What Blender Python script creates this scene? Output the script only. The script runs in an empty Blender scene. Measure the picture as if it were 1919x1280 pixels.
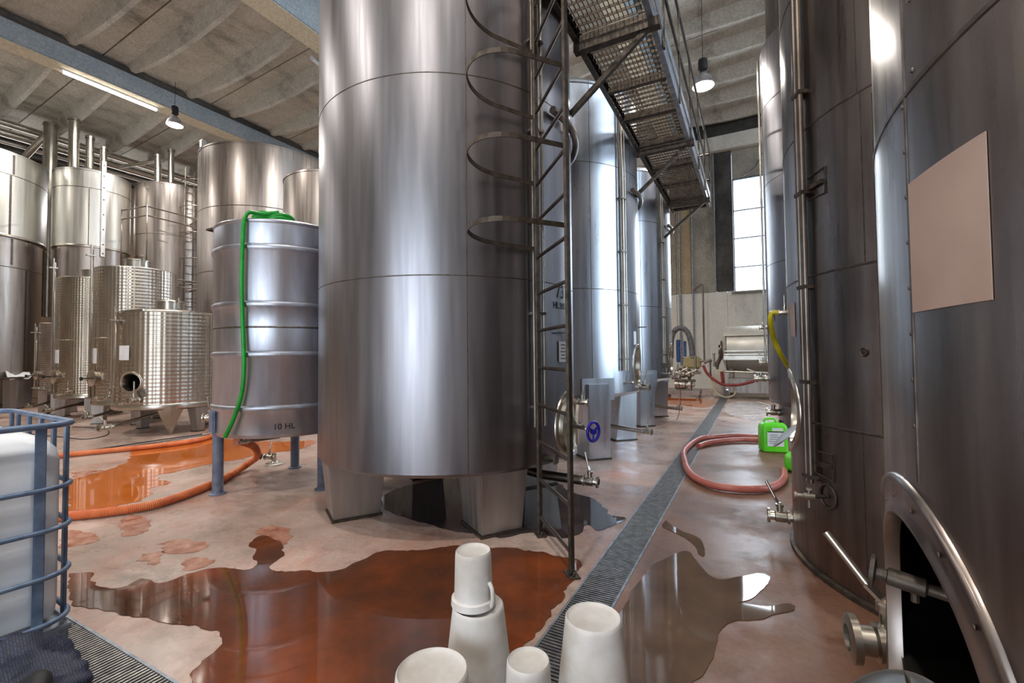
import bpy, bmesh, math, random
from mathutils import Vector, Matrix, noise as mnoise
from math import sin, cos, pi, radians, sqrt, atan2, hypot
random.seed(7)
SC = bpy.context.scene
COL = SC.collection

# ------------------------------------------------------------------ camera
cam = bpy.data.cameras.new('camera'); co = bpy.data.objects.new('camera', cam); COL.objects.link(co)
cam.sensor_width = 36.0; cam.lens = 853.0 / 1919.0 * 36.0; cam.clip_end = 200
M = Matrix.Rotation(radians(27.9), 3, 'Z') @ Matrix.Rotation(radians(91.75), 3, 'X') @ Matrix.Rotation(-radians(0.55), 3, 'Z')
co.matrix_world = Matrix.Translation((0, 0, 1.5)) @ M.to_4x4()
SC.camera = co

# ------------------------------------------------------------------ world, view, lights
w = bpy.data.worlds.new('world'); SC.world = w; w.use_nodes = True
bg = w.node_tree.nodes['Background']; bg.inputs[0].default_value = (0.80, 0.90, 1.0, 1); bg.inputs[1].default_value = 3.6
SC.view_settings.view_transform = 'Standard'; SC.view_settings.look = 'None'
SC.view_settings.gamma = 1.0; SC.view_settings.use_curve_mapping = False
SC.view_settings.exposure = 0.2

def area_light(name, loc, size, power, color, target=None, size_y=None, shape='RECTANGLE'):
    l = bpy.data.lights.new(name, 'AREA'); l.shape = shape; l.size = size; l.size_y = size_y or size
    l.energy = power; l.color = color
    o = bpy.data.objects.new(name, l); o.location = loc; COL.objects.link(o)
    d = Vector(target) - Vector(loc)
    o.rotation_euler = d.to_track_quat('-Z', 'Y').to_euler()
    return o
# daylight entering by the tall windows and by the big doorway behind the camera (one light in each opening), then two added high fills
area_light('daylight_far_window', (0.41, 21.45, 6.4), 2.0, 420, (0.84, 0.92, 1.0), (0.2, 0, 2.5), 4.7)
area_light('daylight_middle_window', (-6.95, 21.45, 6.4), 2.2, 420, (0.84, 0.92, 1.0), (-6.5, 0, 3.0), 4.7)
area_light('daylight_right_window', (6.5, 7.4, 4.9), 4.2, 360, (0.74, 0.86, 1.0), (-4.0, 7.4, 4.2), 7.4)
area_light('daylight_doorway', (-1.2, -7.9, 2.6), 5.4, 200, (0.76, 0.87, 1.0), (-1.6, 8, 2.5), 4.8)
area_light('added_fill_right', (5.9, 6.5, 10.6), 24, 520, (0.84, 0.91, 1.0), (-9.0, 6.5, 8.6), 1.3)  # added fill to brighten roof and tanks, no window behind it
area_light('added_fill_left', (-25.3, 6.5, 7.9), 24, 300, (0.94, 0.95, 1.0), (-6.0, 6.5, 8.2), 1.2)  # added soft fill from the left, the wall has no opening here

LAMPS = [(-0.87, 11.1, 7.7), (-16.6, 7.85, 9.25), (-1.2, 1.2, 9.2), (-6.6, 5.5, 8.9), (-7.0, -2.0, 8.6), (-0.9, -3.0, 8.6), (-12.0, 1.5, 9.0), (-6.8, 13.0, 8.9), (-13.5, 13.5, 9.0), (-20.0, 1.0, 9.0)]

# ------------------------------------------------------------------ helpers
def V(*a): return Vector(a)
class MB:
    def __init__(s): s.v = []; s.f = []; s.sm = []
    def add(s, vs, fs, smooth=False):
        n = len(s.v); s.v += [tuple(v) for v in vs]; s.f += [tuple(n + i for i in f) for f in fs]; s.sm += [smooth] * len(fs); return s
    def box(s, c, d, rz=0.0, ax=None):
        c = Vector(c)
        if ax is None: ax = (V(cos(rz), sin(rz), 0), V(-sin(rz), cos(rz), 0), V(0, 0, 1))
        vs = [c + ax[0] * (i * d[0] / 2) + ax[1] * (j * d[1] / 2) + ax[2] * (k * d[2] / 2) for k in (-1, 1) for j in (-1, 1) for i in (-1, 1)]
        return s.add(vs, [(0, 2, 3, 1), (4, 5, 7, 6), (0, 1, 5, 4), (2, 6, 7, 3), (0, 4, 6, 2), (1, 3, 7, 5)])
    def bar(s, a, b, wd, ht, up=(0, 0, 1)):
        a = Vector(a); b = Vector(b); d = b - a; L = d.length; d.normalize(); u = Vector(up)
        if abs(d.dot(u)) > .98: u = V(1, 0, 0)
        sd = d.cross(u).normalized(); u2 = sd.cross(d).normalized()
        return s.box((a + b) / 2, (L, wd, ht), ax=(d, sd, u2))
    def tube(s, pts, r, n=10, caps=True, closed=False):
        P = [Vector(p) for p in pts]; m = len(P); rr = r if isinstance(r, (list, tuple)) else [r] * m
        T = []
        for i in range(m):
            if closed: t = P[(i + 1) % m] - P[i - 1]
            else: t = P[min(i + 1, m - 1)] - P[max(i - 1, 0)]
            T.append(t.normalized() if t.length > 1e-9 else V(0, 0, 1))
        u = V(0, 0, 1) if abs(T[0].z) < .9 else V(1, 0, 0)
        u = (u - T[0] * u.dot(T[0])).normalized(); vs = []
        for i in range(m):
            u = u - T[i] * u.dot(T[i]); u.normalize(); b = T[i].cross(u)
            for k in range(n):
                a = 2 * pi * k / n; vs.append(P[i] + (u * cos(a) + b * sin(a)) * rr[i])
        fs = []
        for i in range(m if closed else m - 1):
            j = (i + 1) % m
            for k in range(n): fs.append((i * n + k, i * n + (k + 1) % n, j * n + (k + 1) % n, j * n + k))
        s.add(vs, fs, True)
        if caps and not closed:
            b0 = len(s.v) - len(vs); s.f += [tuple(b0 + k for k in range(n))[::-1], tuple(b0 + (m - 1) * n + k for k in range(n))]; s.sm += [False, False]
        return s
    def rod(s, a, b, r, n=12): return s.tube([a, b], r, n)
    def lathe(s, prof, n=48, c=(0, 0, 0), axis=(0, 0, 1), a0=0.0, a1=2 * pi, smooth=True):
        # prof: list of (radius, height along axis)
        ax = Vector(axis).normalized(); u = V(1, 0, 0) if abs(ax.z) > .9 else ax.cross(V(0, 0, 1)).normalized()
        b = ax.cross(u).normalized(); c = Vector(c); full = abs(a1 - a0 - 2 * pi) < 1e-6
        m = n if full else n + 1; vs = []
        for (r, h) in prof:
            for k in range(m):
                a = a0 + (a1 - a0) * k / n; vs.append(c + ax * h + (u * cos(a) + b * sin(a)) * max(r, 1e-4))
        fs = []
        for i in range(len(prof) - 1):
            for k in range(n):
                k2 = (k + 1) % m; fs.append((i * m + k, i * m + k2, (i + 1) * m + k2, (i + 1) * m + k))
        return s.add(vs, fs, smooth)
    def prism(s, pts2, z0, z1):
        n = len(pts2); vs = [(x, y, z0) for x, y in pts2] + [(x, y, z1) for x, y in pts2]
        fs = [tuple(range(n))[::-1], tuple(range(n, 2 * n))] + [(i, (i + 1) % n, n + (i + 1) % n, n + i) for i in range(n)]
        return s.add(vs, fs)
    def mesh(s, name, mat, bevel=0.0):
        me = bpy.data.meshes.new(name); me.from_pydata(s.v, [], s.f)
        me.polygons.foreach_set('use_smooth', s.sm); me.materials.append(mat)
        if bevel or True:
            bm = bmesh.new(); bm.from_mesh(me)
            bmesh.ops.remove_doubles(bm, verts=bm.verts, dist=1e-5) if not bevel else None
            if bevel:
                es = [e for e in bm.edges if len(e.link_faces) == 2 and e.calc_face_angle(0) > .6]
                bmesh.ops.bevel(bm, geom=es, offset=bevel, segments=2, affect='EDGES', clamp_overlap=True)
            bmesh.ops.recalc_face_normals(bm, faces=bm.faces) if bevel else None
            for e in bm.edges:
                if len(e.link_faces) == 2 and e.calc_face_angle(0) > .7: e.smooth = False
            bm.to_mesh(me); bm.free()
        me.update(); return me
    def build(s, name, mat, parent=None, bevel=0.0, label=None):
        o = bpy.data.objects.new(name, s.mesh(name, mat, bevel)); COL.objects.link(o)
        if parent: o.parent = parent
        if label: o['label'] = label
        return o
def thing(name, label, cat, loc=(0, 0, 0), rz=0.0, group=None):
    o = bpy.data.objects.new(name, None); COL.objects.link(o); o.empty_display_size = .1
    o.location = loc; o.rotation_euler = (0, 0, rz); o['label'] = label; o['category'] = cat
    if group: o['group'] = group
    return o
def tag(o, label, cat, group=None, kind=None):
    o['label'] = label; o['category'] = cat
    if group: o['group'] = group
    if kind: o['kind'] = kind
    return o
def struct(o, label=None, cat=None):
    o['kind'] = 'structure'
    if label: o['label'] = label
    if cat: o['category'] = cat
    return o
def sroot(name, label=None, cat=None, loc=(0, 0, 0)):
    o = bpy.data.objects.new(name, None); COL.objects.link(o); o.location = loc
    return struct(o, label, cat)
def inst(me, name, parent, loc=(0, 0, 0), rz=0.0, scale=None):
    o = bpy.data.objects.new(name, me); COL.objects.link(o); o.parent = parent; o.location = loc; o.rotation_euler = (0, 0, rz)
    if scale: o.scale = scale
    return o
def spline(pts, step=0.05):
    P = [Vector(p) for p in pts]; P = [P[0] * 2 - P[1]] + P + [P[-1] * 2 - P[-2]]; out = []
    for i in range(1, len(P) - 2):
        p0, p1, p2, p3 = P[i - 1:i + 3]; n = max(2, int((p2 - p1).length / step))
        for k in range(n):
            t = k / n
            out.append(.5 * ((2 * p1) + (p2 - p0) * t + (2 * p0 - 5 * p1 + 4 * p2 - p3) * t * t + (3 * p1 - p0 - 3 * p2 + p3) * t ** 3))
    out.append(P[-2]); return out

# ------------------------------------------------------------------ materials
def srgb(r, g, b):
    f = lambda c: (c / 255 / 12.92) if c / 255 <= .04045 else ((c / 255 + .055) / 1.055) ** 2.4
    return (f(r), f(g), f(b), 1)
def newmat(name):
    m = bpy.data.materials.new(name); m.use_nodes = True; nt = m.node_tree
    return m, nt, nt.nodes['Principled BSDF']
def N(nt, t, **kw):
    n = nt.nodes.new(t)
    for k, v in kw.items(): setattr(n, k, v)
    return n
def noise(nt, scale, detail=4, stretch=(1, 1, 1), rough=.55, coord='Object'):
    tc = N(nt, 'ShaderNodeTexCoord'); mp = N(nt, 'ShaderNodeMapping'); mp.inputs['Scale'].default_value = stretch
    nt.links.new(tc.outputs[coord], mp.inputs[0]); nz = N(nt, 'ShaderNodeTexNoise')
    nz.inputs['Scale'].default_value = scale; nz.inputs['Detail'].default_value = detail; nz.inputs['Roughness'].default_value = rough
    nt.links.new(mp.outputs[0], nz.inputs['Vector']); return nz.outputs['Fac']
def ramp(nt, fac, a, b, p0=.35, p1=.65, mid=None):
    r = N(nt, 'ShaderNodeValToRGB'); r.color_ramp.elements[0].position = p0; r.color_ramp.elements[0].color = a
    r.color_ramp.elements[1].position = p1; r.color_ramp.elements[1].color = b
    if mid: e = r.color_ramp.elements.new(mid[0]); e.color = mid[1]
    nt.links.new(fac, r.inputs[0]); return r.outputs[0]
def mixc(nt, fac, a, b, mode='MIX'):
    m = N(nt, 'ShaderNodeMix', data_type='RGBA', blend_type=mode)
    if isinstance(fac, float): m.inputs[0].default_value = fac
    else: nt.links.new(fac, m.inputs[0])
    for i, c in ((6, a), (7, b)):
        if isinstance(c, tuple): m.inputs[i].default_value = c
        else: nt.links.new(c, m.inputs[i])
    return m.outputs[2]
def bump(nt, bs, h, strength=.2, dist=.01):
    b = N(nt, 'ShaderNodeBump'); b.inputs['Strength'].default_value = strength; b.inputs['Distance'].default_value = dist
    nt.links.new(h, b.inputs['Height']); nt.links.new(b.outputs[0], bs.inputs['Normal']); return b
def g1(v): return (v, v, v, 1)
def pm(name, c1, c2, scale=4, stretch=(1, 1, 1), rough=(.4, .6), metal=0.0, bmp=0.0, detail=5, p=(.35, .65), bscale=None, dist=.01, spec=None):
    m, nt, bs = newmat(name); f = noise(nt, scale, detail, stretch)
    nt.links.new(ramp(nt, f, c1, c2, *p), bs.inputs['Base Color'])
    f2 = noise(nt, scale * 1.7, detail, stretch)
    nt.links.new(ramp(nt, f2, g1(rough[0]), g1(rough[1]), .3, .7), bs.inputs['Roughness'])
    bs.inputs['Metallic'].default_value = metal
    if spec is not None: bs.inputs['Specular IOR Level'].default_value = spec
    if bmp: bump(nt, bs, noise(nt, bscale or scale * 3, 4, stretch), bmp, dist)
    return m
def steel(name, c1, c2, rough=(.22, .4), grime=None, wav=.25):
    # rolled stainless sheet: faint vertical streaks, slightly wavy
    m, nt, bs = newmat(name)
    f = noise(nt, 9, 6, (1, 1, .07)); col = ramp(nt, f, c1, c2, .3, .7)
    if grime:
        gf = noise(nt, 2.2, 7, (1, 1, .35), .65)
        k = N(nt, 'ShaderNodeMapRange'); k.inputs[1].default_value = .45; k.inputs[2].default_value = .75; k.inputs[4].default_value = .75
        nt.links.new(gf, k.inputs[0]); col = mixc(nt, k.outputs[0], col, grime)
    nt.links.new(col, bs.inputs['Base Color']); bs.inputs['Metallic'].default_value = 1.0
    nt.links.new(ramp(nt, noise(nt, 14, 5, (1, 1, .05)), g1(rough[0]), g1(rough[1]), .3, .7), bs.inputs['Roughness'])
    bump(nt, bs, noise(nt, 1.6, 2, (1, 1, .25)), wav, .02)
    return m
STEEL = steel('brushed_steel', srgb(132, 131, 136), srgb(158, 156, 160), (.32, .42), None, .12)
STEEL_B = steel('bright_steel', srgb(186, 192, 202), srgb(206, 212, 220), (.26, .36), None, .15)
STEEL_D = steel('worn_steel', srgb(128, 118, 112), srgb(164, 154, 148), (.24, .42), srgb(88, 74, 66))
STEEL_W = steel('pale_steel', srgb(214, 212, 204), srgb(228, 226, 220), (.3, .45))
STEEL_L = steel('loft_steel', srgb(176, 166, 160), srgb(200, 192, 186), (.26, .4))
STEEL_LG = steel('leg_steel', srgb(170, 164, 160), srgb(192, 188, 184), (.42, .58), None, .1)
WELD = pm('weld_bead', srgb(90, 84, 80), srgb(120, 112, 106), 20, rough=(.4, .6), metal=1.0)
FIT = pm('fitting_steel', srgb(184, 178, 166), srgb(204, 198, 188), 3, rough=(.27, .31), metal=1.0)
FIT_D = pm('dull_pipe_steel', srgb(112, 102, 94), srgb(146, 136, 126), 3, rough=(.36, .42), metal=1.0)
DARK = pm('black_rubber', srgb(18, 18, 20), srgb(34, 33, 34), 8, rough=(.5, .7))
BROWNST = pm('galvanised_brown_steel', srgb(62, 54, 46), srgb(94, 84, 74), 16, rough=(.42, .6), metal=.6, bmp=.2)
GREYST = pm('galvanised_grey_steel', srgb(120, 128, 138), srgb(160, 168, 178), 12, rough=(.35, .5), metal=.6)
BLUEP = pm('chipped_grey_blue_paint', srgb(96, 108, 132), srgb(122, 134, 156), 14, rough=(.35, .55), bmp=.15, detail=8)
CAGE = pm('blue_grey_cage_steel', srgb(88, 108, 138), srgb(124, 144, 170), 10, rough=(.3, .45), metal=.35)
HDPE = pm('white_plastic', srgb(226, 234, 242), srgb(240, 245, 250), 3, rough=(.3, .45), bmp=.05)
BUCKET = pm('milky_plastic', srgb(196, 190, 182), srgb(226, 224, 222), 5, rough=(.35, .55), detail=7, bmp=.05)
GREEN = pm('bright_green_plastic', srgb(88, 210, 30), srgb(110, 228, 48), 4, rough=(.25, .4))
GHOSE = pm('green_hose', srgb(12, 138, 40), srgb(20, 165, 52), 10, rough=(.3, .45))
OHOSE = pm('orange_hose', srgb(196, 98, 54), srgb(224, 128, 76), 6, rough=(.3, .5))
PHOSE = pm('brick_pink_hose', srgb(160, 84, 72), srgb(188, 108, 94), 6, rough=(.3, .5))
RHOSE = pm('red_hose', srgb(122, 42, 40), srgb(150, 62, 56), 6, rough=(.3, .5))
YHOSE = pm('yellow_hose', srgb(176, 160, 14), srgb(206, 190, 30), 6, rough=(.25, .4))
BLUE = pm('blue_plastic', srgb(26, 24, 150), srgb(44, 40, 180), 6, rough=(.25, .4))
PAPER = pm('label_paper', srgb(160, 136, 124), srgb(178, 156, 144), 2.5, rough=(.45, .6), detail=7)
WPAPER = pm('white_card', srgb(224, 226, 230), srgb(238, 240, 242), 4, rough=(.7, .9))
INK = pm('black_ink', srgb(20, 24, 34), srgb(34, 38, 48), 4, rough=(.6, .8))
CABLE = pm('grey_black_cable', srgb(40, 38, 40), srgb(70, 66, 66), 20, rough=(.5, .7))
CLOTH = None
CONC = None
def concrete(name, a, b, dark, bmp=.35, th=(.52, .72), streak=(1, 1, 1), rough=(.75, .95)):
    m, nt, bs = newmat(name); col = ramp(nt, noise(nt, 1.3, 9, (1, 1, 1), .68), a, b, .3, .7)
    k = N(nt, 'ShaderNodeMapRange'); k.inputs[1].default_value = th[0]; k.inputs[2].default_value = th[1]
    nt.links.new(noise(nt, .55, 9, streak, .72), k.inputs[0]); col = mixc(nt, k.outputs[0], col, dark)
    col = mixc(nt, .35, col, ramp(nt, noise(nt, 16, 6, (1, 1, 1), .7), g1(.25), g1(.8), .35, .62), 'OVERLAY')
    nt.links.new(col, bs.inputs['Base Color']); nt.links.new(ramp(nt, noise(nt, 5), g1(rough[0]), g1(rough[1])), bs.inputs['Roughness'])
    bump(nt, bs, noise(nt, 9, 8, (1, 1, 1), .7), bmp, .02); return m
CEIL = concrete('stained_ceiling_concrete', srgb(176, 172, 160), srgb(206, 202, 190), srgb(84, 78, 70), th=(.5, .72), streak=(1, .45, 1))
BEAMC = concrete('blue_grey_beam_concrete', srgb(150, 164, 174), srgb(174, 184, 190), srgb(120, 128, 132), th=(.6, .8))
WALLC = concrete('raw_wall_concrete', srgb(146, 142, 132), srgb(176, 172, 160), srgb(84, 82, 78), th=(.5, .72), streak=(1, 1, .4))
WALLD = concrete('dark_concrete', srgb(60, 60, 58), srgb(96, 94, 90), srgb(30, 30, 30), th=(.5, .7), streak=(1, 1, .4))  # dark concrete tone; over the beams it stands for a shadow gap
WALLW = concrete('whitewashed_concrete', srgb(214, 212, 204), srgb(228, 226, 218), srgb(176, 176, 168), th=(.56, .74), streak=(1, 1, .3))
WALLT = concrete('tan_concrete', srgb(170, 152, 122), srgb(190, 172, 142), srgb(120, 108, 88), streak=(1, 1, .4))
WALLSOF = concrete('cream_soffit_tone', srgb(196, 184, 156), srgb(212, 202, 176), srgb(150, 140, 120), th=(.58, .8))
WALLB = concrete('cream_brown_plaster', srgb(190, 164, 138), srgb(206, 184, 160), srgb(150, 122, 98), streak=(1, 1, .5))

def floor_mat():
    m, nt, bs = newmat('wine_stained_concrete_floor'); L = nt.links.new
    col = ramp(nt, noise(nt, .9, 9, (1, 1, 1), .66), srgb(146, 126, 114), srgb(206, 186, 176), .32, .68, (.5, srgb(180, 156, 144)))
    # reddish wine stains
    k = N(nt, 'ShaderNodeMapRange'); k.inputs[1].default_value = .5; k.inputs[2].default_value = .68
    L(noise(nt, .8, 10, (1.3, .8, 1), .72), k.inputs[0]); k.inputs[4].default_value = .7; col = mixc(nt, k.outputs[0], col, srgb(182, 124, 102))
    k2 = N(nt, 'ShaderNodeMapRange'); k2.inputs[1].default_value = .53; k2.inputs[2].default_value = .7; k2.inputs[4].default_value = .75
    L(noise(nt, 1.7, 10, (.7, 1.2, 1), .7), k2.inputs[0]); col = mixc(nt, k2.outputs[0], col, srgb(104, 92, 84))
    # the lane to the right of the drain is browner
    tc = N(nt, 'ShaderNodeTexCoord'); sp = N(nt, 'ShaderNodeSeparateXYZ'); L(tc.outputs['Object'], sp.inputs[0])
    k3 = N(nt, 'ShaderNodeMapRange'); k3.inputs[1].default_value = -1.2; k3.inputs[2].default_value = -.7; L(sp.outputs[0], k3.inputs[0])
    k4 = N(nt, 'ShaderNodeMapRange'); k4.inputs[1].default_value = 12; k4.inputs[2].default_value = 8.5; L(sp.outputs[1], k4.inputs[0])
    mu = N(nt, 'ShaderNodeMath', operation='MULTIPLY'); L(k3.outputs[0], mu.inputs[0]); L(k4.outputs[0], mu.inputs[1])
    col = mixc(nt, mu.outputs[0], col, mixc(nt, 1.0, col, srgb(166, 138, 118), 'MULTIPLY'))
    col = mixc(nt, .25, col, ramp(nt, noise(nt, 30, 6, (1, 1, 1), .7), g1(.3), g1(.75), .35, .62), 'OVERLAY')
    L(col, bs.inputs['Base Color'])
    L(mixc(nt, mu.outputs[0], ramp(nt, noise(nt, 1.4, 8, (1, 1, 1), .65), g1(.24), g1(.5), .42, .6), ramp(nt, noise(nt, 1.4, 8, (1, 1, 1), .65), g1(.36), g1(.56), .42, .6)), bs.inputs['Roughness'])
    bump(nt, bs, noise(nt, 22, 8, (1, 1, 1), .7), .12, .006); return m
FLOOR = floor_mat()
def puddle_mat(name, a, b, c, sc=1.2):
    m, nt, bs = newmat(name)
    nt.links.new(ramp(nt, noise(nt, sc, 7, (1, 1, 1), .62), a, b, .3, .72, (.52, c)), bs.inputs['Base Color'])
    bs.inputs['Roughness'].default_value = .035; bs.inputs['Specular IOR Level'].default_value = .5
    bump(nt, bs, noise(nt, 3, 2), .04, .004); return m
P_ORANGE = puddle_mat('orange_wine_water', srgb(176, 92, 36), srgb(206, 116, 52), srgb(192, 104, 44))
P_MAIN = puddle_mat('red_brown_wine_water', srgb(58, 46, 40), srgb(142, 72, 36), srgb(100, 56, 36), 1.2)
P_BROWN = puddle_mat('brown_clear_water', srgb(84, 68, 58), srgb(120, 96, 82), srgb(100, 82, 70), 1.5)
P_DARK = puddle_mat('shaded_dark_water', srgb(44, 42, 46), srgb(92, 78, 72), srgb(64, 56, 56), 1.6)  # wet floor with the tank's shade mixed into the colour
P_DAMP = pm('damp_red_stain', srgb(150, 84, 58), srgb(196, 148, 128), 9, rough=(.12, .35), detail=9)
P_PALE = pm('painted_wet_sheen', srgb(196, 190, 190), srgb(224, 218, 216), 2, rough=(.15, .35), detail=8)  # sheen of the wet floor put into a pale base colour
def emis(name, c, s):
    m, nt, bs = newmat(name); bs.inputs['Base Color'].default_value = c; bs.inputs['Emission Color'].default_value = c; bs.inputs['Emission Strength'].default_value = s
    nz = noise(nt, 3); nt.links.new(ramp(nt, nz, c, tuple(min(1, x * 1.05) for x in c[:3]) + (1,)), bs.inputs['Base Color']); return m
TUBE_E = emis('fluorescent_glow', (1, .98, .94, 1), 14)
LAMP_E = emis('lamp_glow', (1, .93, .82, 1), 9)
def glass_mat():
    m, nt, bs = newmat('window_glass'); out = nt.nodes['Material Output']
    t = N(nt, 'ShaderNodeBsdfTransparent'); gl = N(nt, 'ShaderNodeBsdfGlossy'); gl.inputs['Roughness'].default_value = .05
    nt.links.new(ramp(nt, noise(nt, 2), (.9, .93, .95, 1), (.96, .98, 1, 1)), t.inputs[0])
    f = N(nt, 'ShaderNodeFresnel'); f.inputs[0].default_value = 1.45; mx = N(nt, 'ShaderNodeMixShader')
    nt.links.new(f.outputs[0], mx.inputs[0]); nt.links.new(t.outputs[0], mx.inputs[1]); nt.links.new(gl.outputs[0], mx.inputs[2]); nt.links.new(mx.outputs[0], out.inputs[0]); return m
PRESS = pm('pale_satin_press_steel', srgb(206, 202, 190), srgb(224, 220, 210), 3, (1, .3, 1), rough=(.4, .5), metal=.45)
GLASS = glass_mat()
def emboss_mat(name, c1, c2, pitch, horiz=False):
    m, nt, bs = newmat(name); L = nt.links.new
    tc = N(nt, 'ShaderNodeTexCoord'); sp = N(nt, 'ShaderNodeSeparateXYZ'); L(tc.outputs['Object'], sp.inputs[0])
    at = N(nt, 'ShaderNodeMath', operation='ARCTAN2'); L(sp.outputs[1], at.inputs[0]); L(sp.outputs[0], at.inputs[1])
    def mth(op, a, b):
        n = N(nt, 'ShaderNodeMath', operation=op)
        for i, x in enumerate((a, b)):
            if x is None: continue
            if isinstance(x, (int, float)): n.inputs[i].default_value = x
            else: L(x, n.inputs[i])
        return n.outputs[0]
    u = mth('MULTIPLY', at.outputs[0], 1.0 * 2 * pi / pitch * .8); v = mth('MULTIPLY', sp.outputs[2], 2 * pi / pitch)
    if horiz: h = mth('SINE', v, None)
    else: h = mth('MULTIPLY', mth('SINE', mth('ADD', u, v), None), mth('SINE', mth('SUBTRACT', u, v), None))
    L(ramp(nt, noise(nt, 3, 6, (1, 1, .3)), c1, c2), bs.inputs['Base Color']); bs.inputs['Metallic'].default_value = 1
    L(ramp(nt, noise(nt, 8), g1(.30), g1(.32)), bs.inputs['Roughness']); bump(nt, bs, h, .35, .008); return m
EMB = emboss_mat('dimpled_steel', srgb(172, 162, 148), srgb(200, 190, 178), .15)
EMB2 = emboss_mat('fine_dimpled_steel', srgb(160, 148, 134), srgb(186, 176, 160), .13)
RINGED = emboss_mat('ringed_steel', srgb(150, 142, 136), srgb(180, 172, 164), .055, True)
def cloth_mat():
    m, nt, bs = newmat('black_blue_netting'); L = nt.links.new
    tc = N(nt, 'ShaderNodeTexCoord'); wv = N(nt, 'ShaderNodeTexBrick'); wv.inputs['Scale'].default_value = 26
    wv.inputs['Color1'].default_value = srgb(48, 56, 84); wv.inputs['Color2'].default_value = srgb(34, 42, 66); wv.inputs['Mortar'].default_value = srgb(14, 16, 24); wv.inputs['Mortar Size'].default_value = .03
    L(tc.outputs['Object'], wv.inputs[0]); L(wv.outputs[0], bs.inputs['Base Color']); bs.inputs['Roughness'].default_value = .6
    bump(nt, bs, wv.outputs[1], .6, .004); return m
CLOTH = cloth_mat()

# ------------------------------------------------------------------ the building
XL, XR, YF, YB = -25.6, 6.0, 21.0, -8.0
def zc(x): return 11.6 + .06 * x          # underside of the sloping roof
fl = MB(); fl.box(((XL + XR) / 2, (YF + YB) / 2, -.1), (XR - XL + 1, YF - YB + 1, .2))
# floor slab with the two drain slots left open
def slab_floor():
    mb = MB(); xs = [XL - .5, -9.56, -9.44, -1.03, -.765, XR + .5]; ys = [YB - .5, .92, 1.175, YF + .5]
    for i in range(5):
        for j in range(3):
            if (i == 3): continue
            if i == 1 and j == 2: continue
            if j == 1: continue
            mb.box(((xs[i] + xs[i + 1]) / 2, (ys[j] + ys[j + 1]) / 2, -.1), (xs[i + 1] - xs[i], ys[j + 1] - ys[j], .2))
    mb.box(((XL + XR) / 2, (YF + YB) / 2, -.3), (XR - XL + 1, YF - YB + 1, .2))   # bed under the slots
    return mb.build('floor', FLOOR)
struct(slab_floor(), 'wine-stained pinkish concrete floor')

# ceiling: folded concrete roof slabs between the beams, each one a panel with two ribs
ceil = sroot('ceiling', 'stained grey concrete ribbed roof slabs')
BAYS = [(XL, -17.3, 0), (-17.3, -10.1, 1), (-10.1, -3.0, 2), (-3.0, 4.3, 3), (4.3, XR, 4)]
def slab_mesh(x0, x1):
    mb = MB(); P = 3.05; g = .02; L = x1 - x0
    vs = []
    for x in (x0, x1):
        for y in (-P / 2 + g, P / 2 - g):
            for dz in (0, .12): vs.append((x, y, zc(x) + dz))
    mb.add(vs, [(0, 4, 6, 2), (1, 3, 7, 5), (0, 1, 5, 4), (2, 6, 7, 3), (0, 2, 3, 1), (4, 5, 7, 6)])
    return mb
def rib_mesh(x0, x1):
    mb = MB(); n = 10; vs = []; fs = []
    for i in range(n + 1):
        t = i / n; x = x0 + .25 + (x1 - x0 - .5) * t; d = .05 + .36 * sin(pi * min(1, max(0, t * .96 + .02))) ** .7; z = zc(x)
        vs += [(x, -.17, z + .02), (x, -.06, z - d * 1.2), (x, .06, z - d * 1.2), (x, .17, z + .02)]
    for i in range(n):
        for k in range(3): fs.append((i * 4 + k, i * 4 + k + 1, i * 4 + k + 5, i * 4 + k + 4))
    fs += [(0, 1, 2, 3), (n * 4 + 3, n * 4 + 2, n * 4 + 1, n * 4)]
    mb.add(vs, fs); return mb
for (x0, x1, b) in BAYS:
    sm = slab_mesh(x0, x1).mesh('ceiling_panel', CEIL); rm = rib_mesh(x0, x1).mesh('ceiling_rib', CEIL)
    for k in range(-6, 6):
        yc = 6.1 + 3.05 * k + 1.525
        if yc - 1.6 > YF: continue
        p = inst(sm, 'ceiling_panel', ceil, (0, yc, 0))
        inst(rm, 'ceiling_rib', p, (0, -.80, 0)); inst(rm, 'ceiling_rib', p, (0, .80, 0))
rf = MB(); rf.add([(XL - .5, YB - .5, zc(XL - .5) + .13), (XR + .5, YB - .5, zc(XR + .5) + .13), (XR + .5, YF + .5, zc(XR + .5) + .13), (XL - .5, YF + .5, zc(XL - .5) + .13),
  (XL - .5, YB - .5, zc(XL - .5) + .3), (XR + .5, YB - .5, zc(XR + .5) + .3), (XR + .5, YF + .5, zc(XR + .5) + .3), (XL - .5, YF + .5, zc(XL - .5) + .3)],
  [(0, 1, 2, 3), (7, 6, 5, 4), (0, 4, 5, 1), (1, 5, 6, 2), (2, 6, 7, 3), (3, 7, 4, 0)]); rf.build('roof_deck', CEIL, ceil)
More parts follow.
